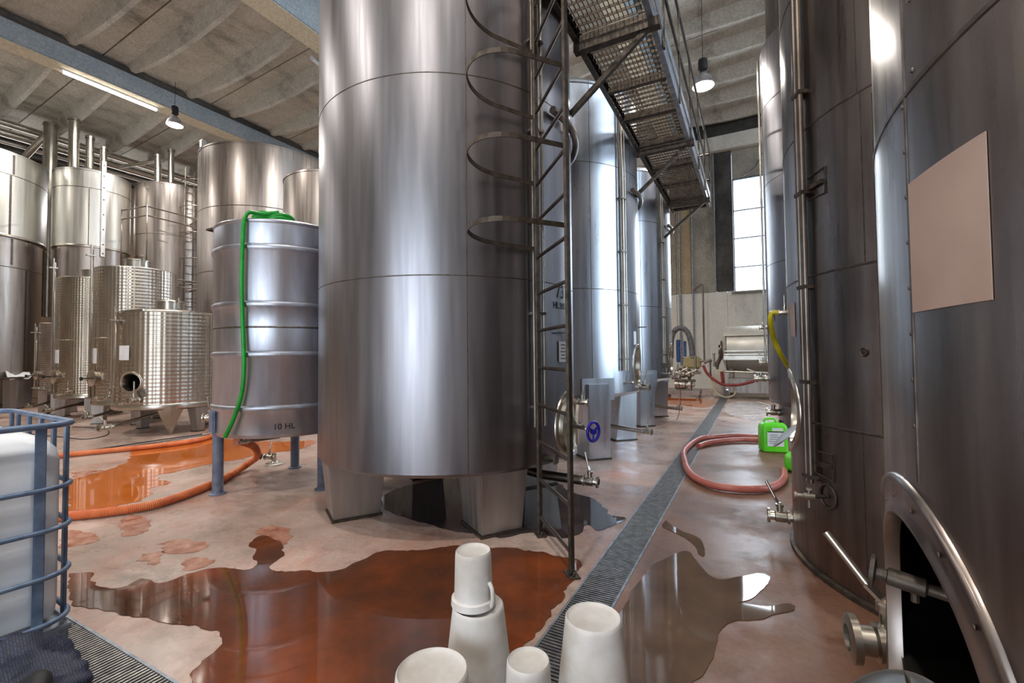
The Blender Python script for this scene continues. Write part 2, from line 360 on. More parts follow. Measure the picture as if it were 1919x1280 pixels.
# long beams carrying the slabs
def beam(x0, x1, zb, label):
    r = sroot('roof_beam', label, None)
    zt = zc(x0) - .03
    m = MB(); m.box(((x0 + x1) / 2, (YF + YB) / 2, (zb + zt) / 2), (x1 - x0, YF - YB, zt - zb)); m.build('web', BEAMC, r, .03)
    m = MB(); m.box(((x0 + x1) / 2, (YF + YB) / 2, zb - .004), (x1 - x0 - .02, YF - YB, .02)); m.build('cream_soffit', WALLSOF, r)  # thin cream strip under the beam, warmer than its web
    m = MB(); m.box(((x0 + x1) / 2, (YF + YB) / 2, zt - .05), (x1 - x0 + .3, YF - YB, .1)); m.build('shadow_gap_strip', WALLD, r)  # dark strip painted in for the shadow gap above the beam
    return r
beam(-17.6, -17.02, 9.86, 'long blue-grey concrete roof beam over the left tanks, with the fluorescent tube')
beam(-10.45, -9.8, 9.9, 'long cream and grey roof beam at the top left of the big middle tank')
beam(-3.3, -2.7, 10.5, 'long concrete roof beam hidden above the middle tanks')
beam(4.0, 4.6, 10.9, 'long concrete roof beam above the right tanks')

# far wall, precast panels around the tall window
wf = sroot('wall_far', 'far gable wall of stained precast concrete, whitewashed below')
WX0, WX1, WZ0, WZ1 = -.63, 1.45, 4.03, 8.80
def wpanel(x0, x1, z0, z1, mat, dy=0.0, name='wall_panel', th=.3):
    mb = MB(); mb.box(((x0 + x1) / 2, YF + th / 2 - dy, (z0 + z1) / 2), (x1 - x0 - .012, th, z1 - z0 - .012)); return mb.build(name, mat, wf, .006)
zt = 10.0
for a, b, mt, dy in ((XL, -19.3, WALLC, 0), (-19.3, -14.5, WALLC, 0), (-14.5, -10.2, WALLC, .01), (-5.8, -2.9, WALLC, .02), (-2.9, -2.3, WALLT, .02), (-2.3, -1.3, WALLC, .0), (1.45, 4.0, WALLC, 0), (4.0, XR, WALLC, .01)):
    wpanel(a, b, 4.1, zt, mt, dy)
wpanel(-1.3, -.63, 4.1, zt, WALLD, .06); wpanel(WX0, WX1, WZ1, zt, WALLC)
wpanel(-10.2, -8.1, 4.1, zt, WALLC); wpanel(-8.1, -5.8, WZ1, zt, WALLC)
for a, b in ((XL, -19), (-19, -14), (-14, -8.1), (-8.1, -5.8), (-5.8, -2.9), (-2.9, -.9), (-.9, 1.45), (1.45, 4.0), (4.0, XR)):
    wpanel(a, b, 0, WZ0 + .05, WALLW, .05)
wpanel(XL, XR, zt + .6, 13.5, WALLD, -.02, 'dark_upper_panel')
gb = MB(); gb.box(((XL + XR) / 2, YF + .1, zt + .3), (XR - XL, .9, .6)); gb.build('gable_beam', WALLW, wf, .03)
MW = MB(); MW.box(((XL + XR) / 2, YF + .5, 6.5), (XR - XL, .1, 4.0))
def window(idx, x0, x1, label):
    r = sroot('window_%d' % idx, label)
    f = MB(); y = YF + .12; t = .05
    for x in (x0 + t / 2, x1 - t / 2): f.box((x, y, (WZ0 + WZ1) / 2), (t, .08, WZ1 - WZ0))
    for z in (WZ0 + t / 2, WZ1 - t / 2): f.box(((x0 + x1) / 2, y, z), (x1 - x0, .08, t))
    zs = [WZ0, 5.08, 6.28, 7.45, WZ1]
    for z in zs[1:-1]: f.box(((x0 + x1) / 2, y, z), (x1 - x0, .08, t))
    f.box(((x0 + x1) / 2, y, (WZ0 + WZ1) / 2), (t * .6, .06, WZ1 - WZ0))
    f.build('window_frame', GREYST, r)
    for i in range(4):
        for j in range(2):
            xa = x0 + (x1 - x0) * j / 2; p = MB(); p.box((xa + (x1 - x0) / 4, y, (zs[i] + zs[i + 1]) / 2), ((x1 - x0) / 2 - t, .008, zs[i + 1] - zs[i] - t)); p.build('pane', GLASS, r)
    s = MB(); s.box(((x0 + x1) / 2, YF - .02, WZ0 - .02), (x1 - x0 + .2, .35, .07)); s.build('window_sill', WALLC, r, .008)
window(1, WX0, WX1, 'tall bright steel-framed window in the far wall')
window(2, -8.1, -5.8, 'tall steel-framed window behind the middle tanks')
# left wall
wl = sroot('wall_left', 'cream-brown left wall behind the old tanks')
for k in range(6):
    y0 = YB + (YF - YB) * k / 6; y1 = YB + (YF - YB) * (k + 1) / 6
    m = MB(); m.box((XL - .15, (y0 + y1) / 2, 4.9), (.3, y1 - y0 - .015, 9.8)); m.build('wall_panel', WALLB, wl, .008)
m = MB(); m.box((XL + .35, (YF + YB) / 2, zc(XL) - .28), (.8, YF - YB, .5)); m.build('wall_head_beam', WALLD, wl, .02)
wr = sroot('wall_right', 'right concrete wall hidden by the tall tanks')
for (y0, y1, z0, z1) in ((YB, -3, 0, 13), (-3, 1.2, 0, 13), (1.2, 5.3, 0, 13), (5.3, 9.5, 0, 1.2), (5.3, 9.5, 8.6, 13), (9.5, 13.3, 0, 13), (13.3, 17, 0, 13), (17, YF, 0, 13)):
    m = MB(); m.box((XR + .15, (y0 + y1) / 2, (z0 + z1) / 2), (.3, y1 - y0 - .012, z1 - z0 - .01)); m.build('wall_panel', WALLC, wr, .008)
w3 = sroot('window_3', 'tall steel-framed window in the right wall, hidden by the tanks')
m = MB()
for y in (5.33, 7.4, 9.47): m.box((XR + .12, y, 4.9), (.08, .06, 7.4))
for z in (1.23, 3.05, 4.9, 6.75, 8.57): m.box((XR + .12, 7.4, z), (.08, 4.2, .06))
m.build('window_frame', GREYST, w3)
for y in (6.365, 8.435):
    for z in (2.14, 3.975, 5.825, 7.66): m = MB(); m.box((XR + .12, y, z), (.008, 2.0, 1.76)); m.build('pane', GLASS, w3)
wb = sroot('wall_back', 'concrete wall behind the camera with an open loading doorway')
for (x0, x1, z0, z1) in ((XL, -13, 0, 13), (-13, -4, 0, 13), (-4, 1.6, 5.2, 13), (1.6, XR, 0, 13)):
    m = MB(); m.box(((x0 + x1) / 2, YB - .15, (z0 + z1) / 2), (x1 - x0 - .012, .3, z1 - z0)); m.build('wall_panel', WALLC, wb, .008)

# drains
def drain(name, label, x0, x1, y0, y1, along, pitch, panel, mat=GREYST):
    r = sroot(name, label)
    def bx(m, xa, xb, ya, yb, za, zb): m.box(((xa + xb) / 2, (ya + yb) / 2, (za + zb) / 2), (xb - xa, yb - ya, zb - za))
    e = .014; m = MB()
    if along == 'y': bx(m, x0, x0 + e, y0, y1, -.06, .004); bx(m, x1 - e, x1, y0, y1, -.06, .004)
    else: bx(m, x0, x1, y0, y0 + e, -.06, .004); bx(m, x0, x1, y1 - e, y1, -.06, .004)
    m.build('drain_frame', GREYST, r)
    L = (y1 - y0) if along == 'y' else (x1 - x0); n = int(round(L / panel)); pl = L / n
    m = MB(); k = int(pl / pitch); q = pl / k; wdt = ((x1 - x0) if along == 'y' else (y1 - y0)) - 2 * e
    for i in range(k):
        c = (i + .5) * q
        if along == 'y': m.box((0, c, -.010), (wdt, q * .5, .022))
        else: m.box((c, 0, -.010), (q * .5, wdt, .022))
    for s_ in (-1, -.0, 1):
        if along == 'y': m.box((s_ * (wdt / 2 - .006), pl / 2, -.016), (.008, pl - .01, .02))
        else: m.box((pl / 2, s_ * (wdt / 2 - .006), -.016), (pl - .01, .008, .02))
    me = m.mesh('grate_panel', mat)
    for i in range(n):
        if along == 'y': o = inst(me, 'grate_panel', r, ((x0 + x1) / 2, y0 + i * pl, 0))
        else: o = inst(me, 'grate_panel', r, (x0 + i * pl, (y0 + y1) / 2, 0))
    return r
GRATE = pm('grate_steel', srgb(120, 120, 122), srgb(160, 158, 156), 14, rough=(.3, .5), metal=.8)
drain('drain_channel', 'long steel-grated floor drain running down the aisle', -1.03, -.765, 1.175, YF - .4, 'y', .024, 1.0, GRATE)
drain('drain_channel', 'steel-grated cross drain beside the caged white container', XL + 1, XR - .5, .92, 1.175, 'x', .024, 1.0, GRATE)
drain('drain_channel', 'narrow slotted drain under the left hoses', -9.56, -9.44, 1.175, YF - 1, 'y', .03, 1.0, GRATE)

# puddles
def puddle(pts, mat, label, h=.004, jit=.035, seg=.03, group=None):
    P = spline([(x, y, 0) for x, y in pts + [pts[0]]], seg); out = []
    n = len(P)
    for i, p in enumerate(P[:-1]):
        t = (P[(i + 1) % n] - P[i - 1]); nn = V(-t.y, t.x, 0)
        if nn.length > 0: nn.normalize()
        a = mnoise.fractal(V(p.x * 5, p.y * 5, len(pts)), .8, 2.1, 5) * 2.2
        out.append((p.x + nn.x * jit * a, p.y + nn.y * jit * a))
    cx = sum(p[0] for p in out) / len(out); cy = sum(p[1] for p in out) / len(out)
    # clean triangulated top from the closed outline
    bm = bmesh.new(); vs = [bm.verts.new((x, y, h)) for x, y in out]; es = [bm.edges.new((vs[i], vs[(i + 1) % len(vs)])) for i in range(len(vs))]
    bmesh.ops.triangle_fill(bm, edges=es, use_beauty=True)
    for f in bm.faces:
        if f.normal.z < 0: f.normal_flip()
    low = [bm.verts.new((x * 1.0, y * 1.0, .0005)) for x, y in out]
    for i in range(len(vs)):
        try: bm.faces.new((vs[i], low[i], low[(i + 1) % len(vs)], vs[(i + 1) % len(vs)]))
        except ValueError: pass
    me = bpy.data.meshes.new('puddle'); bm.to_mesh(me); bm.free(); me.materials.append(mat)
    o = bpy.data.objects.new('puddle', me); COL.objects.link(o); tag(o, label, 'puddle', group); return o
puddle([(-6.04, 1.96), (-7.42, 2.4), (-7.65, 2.7), (-8.04, 3.23), (-8.87, 3.63), (-9.4, 3.73), (-9.38, 4.39), (-8.95, 4.94), (-7.71, 5.17), (-7.0, 5.61), (-6.6, 4.98), (-6.77, 4.54), (-6.78, 4.05), (-6.86, 3.65), (-6.8, 3.29), (-6.81, 3.05), (-6.31, 2.94), (-6.2, 2.75), (-5.81, 2.5), (-5.8, 2.18)], P_ORANGE, 'large orange wine-water puddle between the two orange hoses')
puddle([(-4.27, 1.4), (-4.15, 1.49), (-3.94, 1.41), (-3.78, 1.43), (-3.67, 1.5), (-3.73, 1.59), (-3.55, 1.63), (-3.5, 1.77), (-3.47, 1.85), (-3.33, 1.96), (-3.18, 2.02), (-3.4, 2.18), (-3.58, 2.25), (-3.69, 2.43), (-3.38, 2.41), (-3.17, 2.24), (-3.04, 2.09), (-2.81, 2.17), (-2.6, 2.31), (-2.58, 2.59), (-2.27, 2.85), (-2.09, 3.0), (-1.78, 3.12), (-1.52, 3.18), (-1.26, 3.2), (-1.12, 3.15), (-1.08, 2.62), (-1.08, 2.32), (-1.08, 1.88), (-1.2, 1.25), (-2.24, 1.2), (-2.43, 1.32), (-2.57, 1.48), (-2.75, 1.47), (-3.06, 1.38), (-3.29, 1.35), (-3.51, 1.3), (-3.76, 1.24)], P_MAIN, 'largest red-brown puddle in front of the big middle tank', jit=.02)
puddle([(-0.56, 3.6), (-0.47, 3.7), (-0.33, 3.45), (-0.24, 3.35), (-0.1, 3.46), (-0.01, 3.55), (0.06, 3.53), (0.01, 3.29), (-0.07, 3.14), (-0.12, 3.08), (0.04, 3.12), (0.16, 3.21), (0.17, 3.15), (0.02, 2.97), (-0.14, 2.86), (-0.19, 2.72), (-0.21, 2.45), (-0.27, 2.26), (-0.45, 1.6), (-.72, 1.5), (-0.72, 2.43), (-0.71, 2.82), (-0.68, 3.28)], P_BROWN, 'clear puddle right of the drain, mirroring the window', jit=.008)
puddle([(-0.73, 4.31), (-0.58, 4.11), (-0.42, 4.0), (-0.35, 3.71), (-0.39, 3.69), (-0.5, 3.96), (-0.73, 4.13)], P_BROWN, 'thin curved trickle of water just right of the drain', jit=.006)
puddle([(-2.54, 4.77), (-2.09, 4.99), (-1.75, 4.7), (-1.51, 4.61), (-1.34, 4.42), (-1.18, 4.2), (-1.09, 4.2), (-1.09, 4.09), (-1.2, 3.8), (-1.32, 3.88), (-1.31, 3.68), (-1.42, 3.5), (-1.67, 3.5), (-1.82, 3.36), (-1.94, 3.3), (-2.5, 3.25), (-3.3, 3.45), (-3.6, 4.0), (-3.2, 4.7)], P_DARK, 'dark puddle and painted tank shadow around the foot of the caged ladder', jit=.015)  # real water; the stretch under the tank also stands in for its shadow
puddle([(-2.72, 17.01), (-2.07, 17.27), (-1.17, 15.62), (-1.1, 14.37), (-1.36, 13.64), (-2.01, 14.25), (-2.32, 14.28), (-2.6, 15.5)], P_ORANGE, 'far orange puddle left of the drain near the press')
puddle([(-0.72, 14.73), (-0.5, 15.89), (0.36, 15.41), (0.34, 12.6), (0.2, 11.5), (-0.16, 11.64), (-0.68, 12.85)], P_PALE, 'pale painted sheen on wet floor right of the drain near the press')
for i, (pts, lb) in enumerate((([(-5.25, 2.07), (-5.26, 2.2), (-4.87, 2.18), (-4.66, 2.01), (-4.79, 1.93)], 'small red splash just below the near orange hose'),
    ([(-3.84, 2.48), (-3.84, 2.63), (-3.63, 2.66), (-3.44, 2.55), (-3.37, 2.35), (-3.54, 2.38)], 'small brown splash in front of the left leg of the big tank'),
    ([(-4.32, 1.94), (-4.28, 2.08), (-3.92, 2.11), (-3.88, 1.99), (-4.01, 1.87)], 'long red splash amid the footprints'),
    ([(-4.18, 1.79), (-4.1, 1.88), (-3.9, 1.82), (-3.93, 1.73)], 'small splash nearest the edge of the largest puddle'),
    ([(-3.78, 1.89), (-3.71, 2.0), (-3.53, 1.93), (-3.54, 1.82)], 'small splash touching the left lobe of the largest puddle'),
    ([(-5.35, 1.73), (-5.1, 1.79), (-4.84, 1.74), (-4.9, 1.59)], 'small red splash beside the caged white container'),
    ([(-8.09, 2.64), (-7.8, 2.87), (-7.48, 2.78), (-7.5, 2.55)], 'damp red patch left of the orange puddle'))):
    puddle(pts, P_DAMP, lb, .0025, .035, .03)

# ------------------------------------------------------------------ tank building kit
def cyp(th, r, z): return V(r * cos(th), r * sin(th), z)
def shell(mb, R, z0, z1, seg=112, hole=None, dz=None):
    """cylindrical sheet; hole = (theta, z, a, b) cut out as an ellipse"""
    if not hole: mb.lathe([(R, z0), (R, z1)], seg); return mb
    th0, zh, a, b = hole; ths = []; t = 0.0; w = a * 1.25 / R
    n1 = 64; n2 = int(seg * (1 - w / pi))
    ths = [th0 - w + 2 * w * i / n1 for i in range(n1)] + [th0 + w + (2 * pi - 2 * w) * i / n2 for i in range(n2)]
    nz = 60; zs = [z0] + [max(z0, zh - b * 1.2) + (min(z1, zh + b * 1.2) - max(z0, zh - b * 1.2)) * i / nz for i in range(nz + 1)] + [z1]
    vs = [cyp(t, R, z) for z in zs for t in ths]; m = len(ths); fs = []
    for j in range(len(zs) - 1):
        if zs[j + 1] - zs[j] < 1e-6: continue
        for i in range(m):
            zc_ = (zs[j] + zs[j + 1]) / 2; tc_ = (ths[i] + (ths[(i + 1) % m] if i < m - 1 else ths[0] + 2 * pi)) / 2
            if ((tc_ - th0) * R / a) ** 2 + ((zc_ - zh) / b) ** 2 < 1.0: continue
            fs.append((j * m + i, j * m + (i + 1) % m, (j + 1) * m + (i + 1) % m, (j + 1) * m + i))
    return mb.add(vs, fs, True)
def collar(mb, R, th0, zh, prof, n=64):
    """profile rings (offset from the shell, a, b) lofted around the manway on the cylinder surface"""
    vs = []; fs = []
    for (dr, a, b) in prof:
        for k in range(n):
            t = 2 * pi * k / n; vs.append(cyp(th0 + a * cos(t) / R, R + dr, zh + b * sin(t)))
    for i in range(len(prof) - 1):
        for k in range(n): fs.append((i * n + k, (i + 1) * n + k, (i + 1) * n + (k + 1) % n, i * n + (k + 1) % n))
    return mb.add(vs, fs, True)
def seams(R, zs, parent, name='weld_seam', mat=WELD, h=.006):
    for z in zs:
        m = MB(); m.lathe([(R - .001, z - h), (R + .003, z - h * .5), (R + .003, z + h * .5), (R - .001, z + h)], 112); m.build(name, mat, parent)
def vseam(R, th, z0, z1, parent, mat=WELD, w=.004):
    m = MB(); m.box(cyp(th, R, (z0 + z1) / 2), (.004, w * 2, z1 - z0), rz=th); m.build('vertical_seam', mat, parent)
def valve(parent, p, d, s=1.0, lever=None, name='valve', cap=True, mat=FIT):
    """ball valve along direction d from p outwards; sub-part lever"""
    d = Vector(d).normalized(); p = Vector(p); m = MB()
    prof = [(.0, -.02), (.032, -.02), (.032, .02), (.05, .02), (.05, .035), (.04, .04), (.043, .055), (.043, .115), (.034, .12), (.032, .15), (.055, .152), (.055, .168), (.040, .172), (.03, .172), (.03, .13), (0, .13)]
    m.lathe([(r * s, h * s) for r, h in prof], 28, p, d); c = p + d * (.085 * s); m.rod(c, c + V(0, 0, .075 * s), .022 * s, 16)
    o = m.build(name, mat, parent)
    lv = MB(); top = c + V(0, 0, .085 * s); lv.lathe([(0, -.01 * s), (.028 * s, -.01 * s), (.028 * s, .008 * s), (.012 * s, .01 * s), (.012 * s, .02 * s), (0, .02 * s)], 20, top)
    ld = Vector(lever if lever else (-d.y, d.x, .25)).normalized()
    e1 = top + ld * .06 * s; lv.bar(top, e1, .03 * s, .008 * s); lv.rod(e1 - ld * .005, e1 + (ld + V(0, 0, .25)).normalized() * .13 * s, .010 * s, 12)
    lv.build('lever', mat, o); return o
def leg_box(parent, th, ro_b, ro_t, wb, wt, db, dt, z0, z1, mat=STEEL_LG, name='leg', bevel=.008, foot=True):
    m = MB(); vs = []
    e = V(cos(th), sin(th), 0); t = V(-sin(th), cos(th), 0)
    for (ro, wd, dp, z) in ((ro_b, wb, db, z0), (ro_t, wt, dt, z1)):
        for (a, b) in ((ro, -wd / 2), (ro, wd / 2), (ro - dp, wd / 2), (ro - dp, -wd / 2)): vs.append(e * a + t * b + V(0, 0, z))
    m.add(vs, [(3, 2, 1, 0), (4, 5, 6, 7), (0, 1, 5, 4), (1, 2, 6, 5), (2, 3, 7, 6), (3, 0, 4, 7)])
    o = m.build(name, mat, parent, bevel)
    if foot:
        f = MB(); c = e * (ro_b - db / 2); f.box((c.x, c.y, z0 / 2), (db + .03, wb + .03, z0), rz=th); f.build('foot_plate', BROWNST, o)
    return o
def card(parent, R, th, z, w, h, mat=WPAPER, name='label_card', lines=0, dr=.004):
    m = MB(); n = 8; vs = []
    for j in (0, 1):
        for i in range(n + 1):
            for k in (0, 1): vs.append(cyp(th + (-w / 2 + w * i / n) / R, R + dr + .002 * k, z + (j - .5) * h))
    fs = []
    for i in range(n):
        a = i * 2; b = (n + 1) * 2 + i * 2
        fs += [(a + 1, a + 3, b + 3, b + 1), (a, b, b + 2, a + 2), (a, a + 2, a + 3, a + 1), (b, b + 1, b + 3, b + 2)]
    fs += [(0, 1, (n + 1) * 2 + 1, (n + 1) * 2), (2 * n, 2 * (n + 1) * 2 - 2, 2 * (n + 1) * 2 - 1, 2 * n + 1)]
    m.add(vs, fs); o = m.build(name, mat, parent)
    if lines:
        q = MB()
        for i in range(lines):
            ww = w * random.uniform(.45, .8); q.box(cyp(th, R + dr + .003, z + h / 2 - h * (i + 1) / (lines + 1)), (.002, ww, h * .045), rz=th)
        q.build('scribbled_lines', INK, o)
    return o
def wrap_text(parent, txt, R, th, z, size, mat=INK, name='painted_lettering'):
    cu = bpy.data.curves.new('txt', 'FONT'); cu.body = txt; cu.size = size; cu.align_x = 'CENTER'; cu.extrude = .0; cu.offset = size * .012; cu.resolution_u = 3
    ob = bpy.data.objects.new('txt', cu); COL.objects.link(ob); bpy.context.view_layer.update()
    me = bpy.data.meshes.new_from_object(ob.evaluated_get(bpy.context.evaluated_depsgraph_get())); bpy.data.objects.remove(ob); bpy.data.curves.remove(cu)
    for v in me.vertices:
        x, y = v.co.x, v.co.y; v.co = cyp(th + x / R, R + .003, z + y)
    me.materials.clear(); me.materials.append(mat); me.name = name
    o = bpy.data.objects.new(name, me); COL.objects.link(o); o.parent = parent; return o
def manway(parent, R, th, z, a_in, b_in, a_out, b_out, deep=.12, mat=FIT, lip=False):
    m = MB(); collar(m, R, th, z, [(-.003, a_out + .010, b_out + .010), (.006, a_out + .008, b_out + .008), (.011, a_out + .002, b_out + .002), (.011, a_out - .004, b_out - .004), (.006, a_out - .010, b_out - .010), (.003, a_out - .014, b_out - .014), (.002, a_in + .022, b_in + .022), (.007, a_in + .014, b_in + .014), (.006, a_in + .004, b_in + .004), (-.01, a_in, b_in), (-deep, a_in, b_in)] + ([] if lip else [(-deep, a_in + .03, b_in + .03), (-.01, a_out - .01, b_out - .01)]))
    return m.build('manway_collar', mat, parent)
def disc_door(parent, c, nrm, r, mat=FIT, name='manway_door', dish=.04, sy=1.0):
    m = MB(); m.lathe([(0.0, dish), (r * .5, dish * .8), (r * .85, dish * .3), (r * .94, 0), (r, 0), (r, -.018), (r * .94, -.018), (r * .8, -.01), (r * .4, dish * .5), (0, dish * .7)], 56, c, nrm)
    return m.build(name, mat, parent)
def band(parent, R, z, rr=.012, name='rolled_band', mat=None, n=96):
    m = MB(); m.lathe([(R - .001, z - rr * 1.6), (R + rr * .7, z - rr), (R + rr, z), (R + rr * .7, z + rr), (R - .001, z + rr * 1.6)], n); return m.build(name, mat or STEEL, parent)

# ------------------------------------------------------------------ middle row: T1, T2, T3
def middle_tank(cx, cy, R, label, mat, ztop, zb, cuts, pipe_th, mway, open_m, legs, cone=False, ext_legs=False):
    t = thing('storage_tank', label, 'tank', (cx, cy, 0), 0, 'tall steel tanks in the middle row')
    zs = [zb] + cuts + [ztop]
    for i in range(len(zs) - 1):
        m = MB(); hl = (mway[0], mway[1], mway[2], mway[3]) if (open_m and zs[i] < mway[1] < zs[i + 1]) else None
        shell(m, R, zs[i], zs[i + 1] - .002, hole=hl); m.build('shell_panel', mat, t)
    seams(R, cuts, t)
    m = MB(); m.lathe([(R, zb), (R * .98, zb - .03), (R * .6, zb - (.16 if cone else .05)), (.02, zb - (.24 if cone else .07))], 96); m.build('tank_bottom', mat, t)
    m = MB(); m.lathe([(R, ztop), (R - .05, ztop + .06), (R * .5, ztop + .22), (.2, ztop + .30), (.2, ztop + .45), (0, ztop + .45)], 96); m.build('tank_roof', mat, t)
    band(t, R, ztop - .03, .012, 'top_rim', mat)
    vseam(R, radians(-48.5), zb, ztop, t)
    # level pipes running down the side
    for k, (dth, rp) in enumerate(((0, .02), (2.6, .013), (-2.4, .016))):
        th = radians(pipe_th + dth); m = MB(); m.rod(cyp(th, R + .04, zb + .33), cyp(th, R + .04, ztop - .1), rp, 12); o = m.build('level_pipe', FIT if k != 2 else FIT_D, t)
    for z in [zb + .5 + .8 * i for i in range(int((ztop - zb - .6) / .8))]:
        m = MB(); m.box(cyp(radians(pipe_th), R + .03, z), (.07, .13, .022), rz=radians(pipe_th)); m.build('pipe_clamp', FIT_D, t)
    for L in legs:
        if ext_legs:
            a = leg_box(t, radians(L), R + .03, R + .06, .34, .36, .40, .30, .02, 1.08, mat)
            p = MB(); p.box(cyp(radians(L), R + .005, 1.0), (.02, .52, .32), rz=radians(L)); p.build('pad_plate', mat, a, .004)
        else: leg_box(t, radians(L), R - .10, R - .03, .38, .46, .42, .55, .02, zb + .12)
    return t
T1 = middle_tank(-2.9, 4.05, 1.32, 'huge brushed steel tank in the centre, numbered 73', STEEL, 5.5, .56, [2.15, 3.8], -20.5, (radians(4), .82, .26, .28), False, (-34, -122, 56, 146))
T2 = middle_tank(-2.9, 7.28, 1.30, 'bluish bright steel tank right behind the caged ladder, manway open', STEEL_B, 5.5, .93, [2.45, 4.3], -24, (radians(-1), 1.33, .20, .27), True, (-45, 45, 135, 225), True, True)
T3 = middle_tank(-2.9, 10.6, 1.30, 'steel tank at the far end of the middle row, last before the press', STEEL_B, 5.4, .98, [2.5, 4.3], -24, (radians(-1), 1.40, .20, .27), True, (-45, 45, 135, 225), True, True)
for T, R, zz, a in ((T1, 1.32, 3.72, -12), (T2, 1.30, 4.02, -13), (T3, 1.30, 4.3, -12)):
    m = MB(); m.tube([cyp(radians(a + i * 4), R + .055, zz) for i in range(15)], .035, 12); m.build('bent_support_rail', FIT_D, T)
wrap_text(T1, '73', 1.32, radians(-4), 2.03, .17); wrap_text(T1, 'HL.200', 1.32, radians(-4.5), 1.93, .085)
card(T1, 1.32, radians(-3), 1.53, .16, .19, WPAPER, 'hanging_card', 5, .012)
m = MB(); m.bar(cyp(radians(-9), 1.35, 1.70), cyp(radians(0), 1.35, 1.71), .02, .012); m.rod(cyp(radians(-1), 1.35, 1.70), cyp(radians(-1), 1.36, 1.62), .004, 6); m.build('card_bracket', BROWNST, T1)
# T1 closed manway door with clamp arms and blue handwheel
m = MB(); collar(m, 1.32, radians(3), .83, [(-.004, .30, .33), (.012, .295, .325), (.012, .24, .27), (.05, .235, .262), (.05, .225, .252), (.03, .21, .24), (.03, .0, .0)]); m.build('manway_door', FIT, T1)
m = MB()
for a in (0, 1.2, 2.4, 3.7, 5.0): m.bar((1.40, .07, .83), (1.39, .07 + .2 * cos(a), .83 + .2 * sin(a)), .025, .02)
m.rod((1.36, .07, .83), (1.50, -.02, .83), .022, 14); m.build('clamp_arms', FIT, T1)
m = MB(); wc = V(1.60, -.03, .80); m.rod((1.42, .05, .83), wc, .016, 12); m.build('spindle', FIT, T1)
m = MB(); ax = V(1, -.35, 0).normalized(); sd = V(0, 0, 1).cross(ax).normalized()
m.tube([wc + (sd * cos(a) + V(0, 0, 1) * sin(a)) * .085 for a in [2 * pi * i / 32 for i in range(32)]], .014, 10, closed=True)
for a in (0.5, 2.6, 4.7): m.bar(wc, wc + (sd * cos(a) + V(0, 0, 1) * sin(a)) * .085, .018, .012)
m.lathe([(0, -.015), (.025, -.015), (.025, .02), (0, .02)], 20, wc, ax); m.build('blue_handwheel', BLUE, T1, label='blue handwheel')
valve(T1, (1.33, .28, .66 + .37), (1, .1, 0), .7, (0, .3, 1))
m = MB(); m.tube([(.3, .3, .42), (.6, .2, .34), (1.0, .17, .30), (1.42, .14, .30)], .045, 16); m.build('outlet_pipe', FIT_D, T1)
valve(T1, (1.42, .14, .30), (1, 0, 0), 1.0, (-.3, .1, .9))
m = MB(); m.rod((1.25, -.35, .60), (1.36, -.37, .60), .03, 14); m.box((1.37, -.37, .60), (.02, .08, .08)); m.build('drain_plug', BROWNST, T1)
# T2 and T3 fittings
for T, zm in ((T2, 1.33), (T3, 1.40)):
    manway(T, 1.30, radians(-1), zm, .20, .27, .25, .32, .16)
    card(T, 1.30, radians(-8), zm + .42, .10, .2); valve(T, (1.28, .05, .98), (1, -.1, 0), 1.1, (.3, 0, 1))
    m = MB(); m.rod((.5, .1, .36), (1.35, -.05, .30), .035, 14); m.build('outlet_pipe', FIT, T); valve(T, (1.35, -.05, .30), (1, -.12, 0), .9, (.2, 0, 1))
    m = MB(); m.rod(cyp(radians(-20), 1.28, 1.08), cyp(radians(-20), 1.38, 1.08), .014, 10); m.lathe([(0, 0), (.025, 0), (.028, .02), (.02, .035), (0, .04)], 16, cyp(radians(-20), 1.38, 1.08), cyp(radians(-20), 1, 0)); m.rod(cyp(radians(-20), 1.34, 1.08), cyp(radians(-20), 1.34, 1.2), .008, 8); m.build('sample_tap', FIT, T)
    m = MB(); m.rod(cyp(radians(3), 1.29, zm + .6), cyp(radians(3), 1.42, zm + .6), .008, 8); m.build('card_hook', BROWNST, T)
m = MB(); m.tube(spline([cyp(radians(-10), 1.33, 1.05), cyp(radians(-7), 1.44, .95), cyp(radians(-6), 1.50, .6), cyp(radians(-7), 1.46, .2), cyp(radians(-9), 1.42, .08)], .05), .008, 8); o = m.build('sample_hose', RHOSE, T3, label='thin orange sample hose')

# ------------------------------------------------------------------ right row
def right_tank(cx, cy, R, label, zb, ztop, cuts, mat, skirt=True):
    t = thing('storage_tank', label, 'tank', (cx, cy, 0), 0, 'dark steel tanks in the right row')
    zs = [zb] + cuts + [ztop]
    return t, zs
RT1, zs1 = right_tank(1.70, 1.29, 1.42, 'nearest steel tank at the right edge with a pinkish label sheet and open manway', 0.0, 7.1, [], STEEL_D)
RT2, zs2 = right_tank(1.67, 4.25, 1.42, 'dark stained steel tank second from the right edge with paired level pipes', 0.0, 7.1, [], STEEL_D)
def sheets(t, R, zs, mat, hole=None):
    for i in range(len(zs) - 1):
        m = MB(); shell(m, R, zs[i], zs[i + 1] - .002, hole=hole if (hole and zs[i] < hole[1] < zs[i + 1]) else None); m.build('shell_panel', mat, t)
    seams(R, zs[1:-1], t, h=.009)
    m = MB(); m.lathe([(R, zs[-1]), (R - .06, zs[-1] + .05), (R * .5, zs[-1] + .28), (.15, zs[-1] + .4), (0, zs[-1] + .4)], 96); m.build('tank_roof', mat, t)
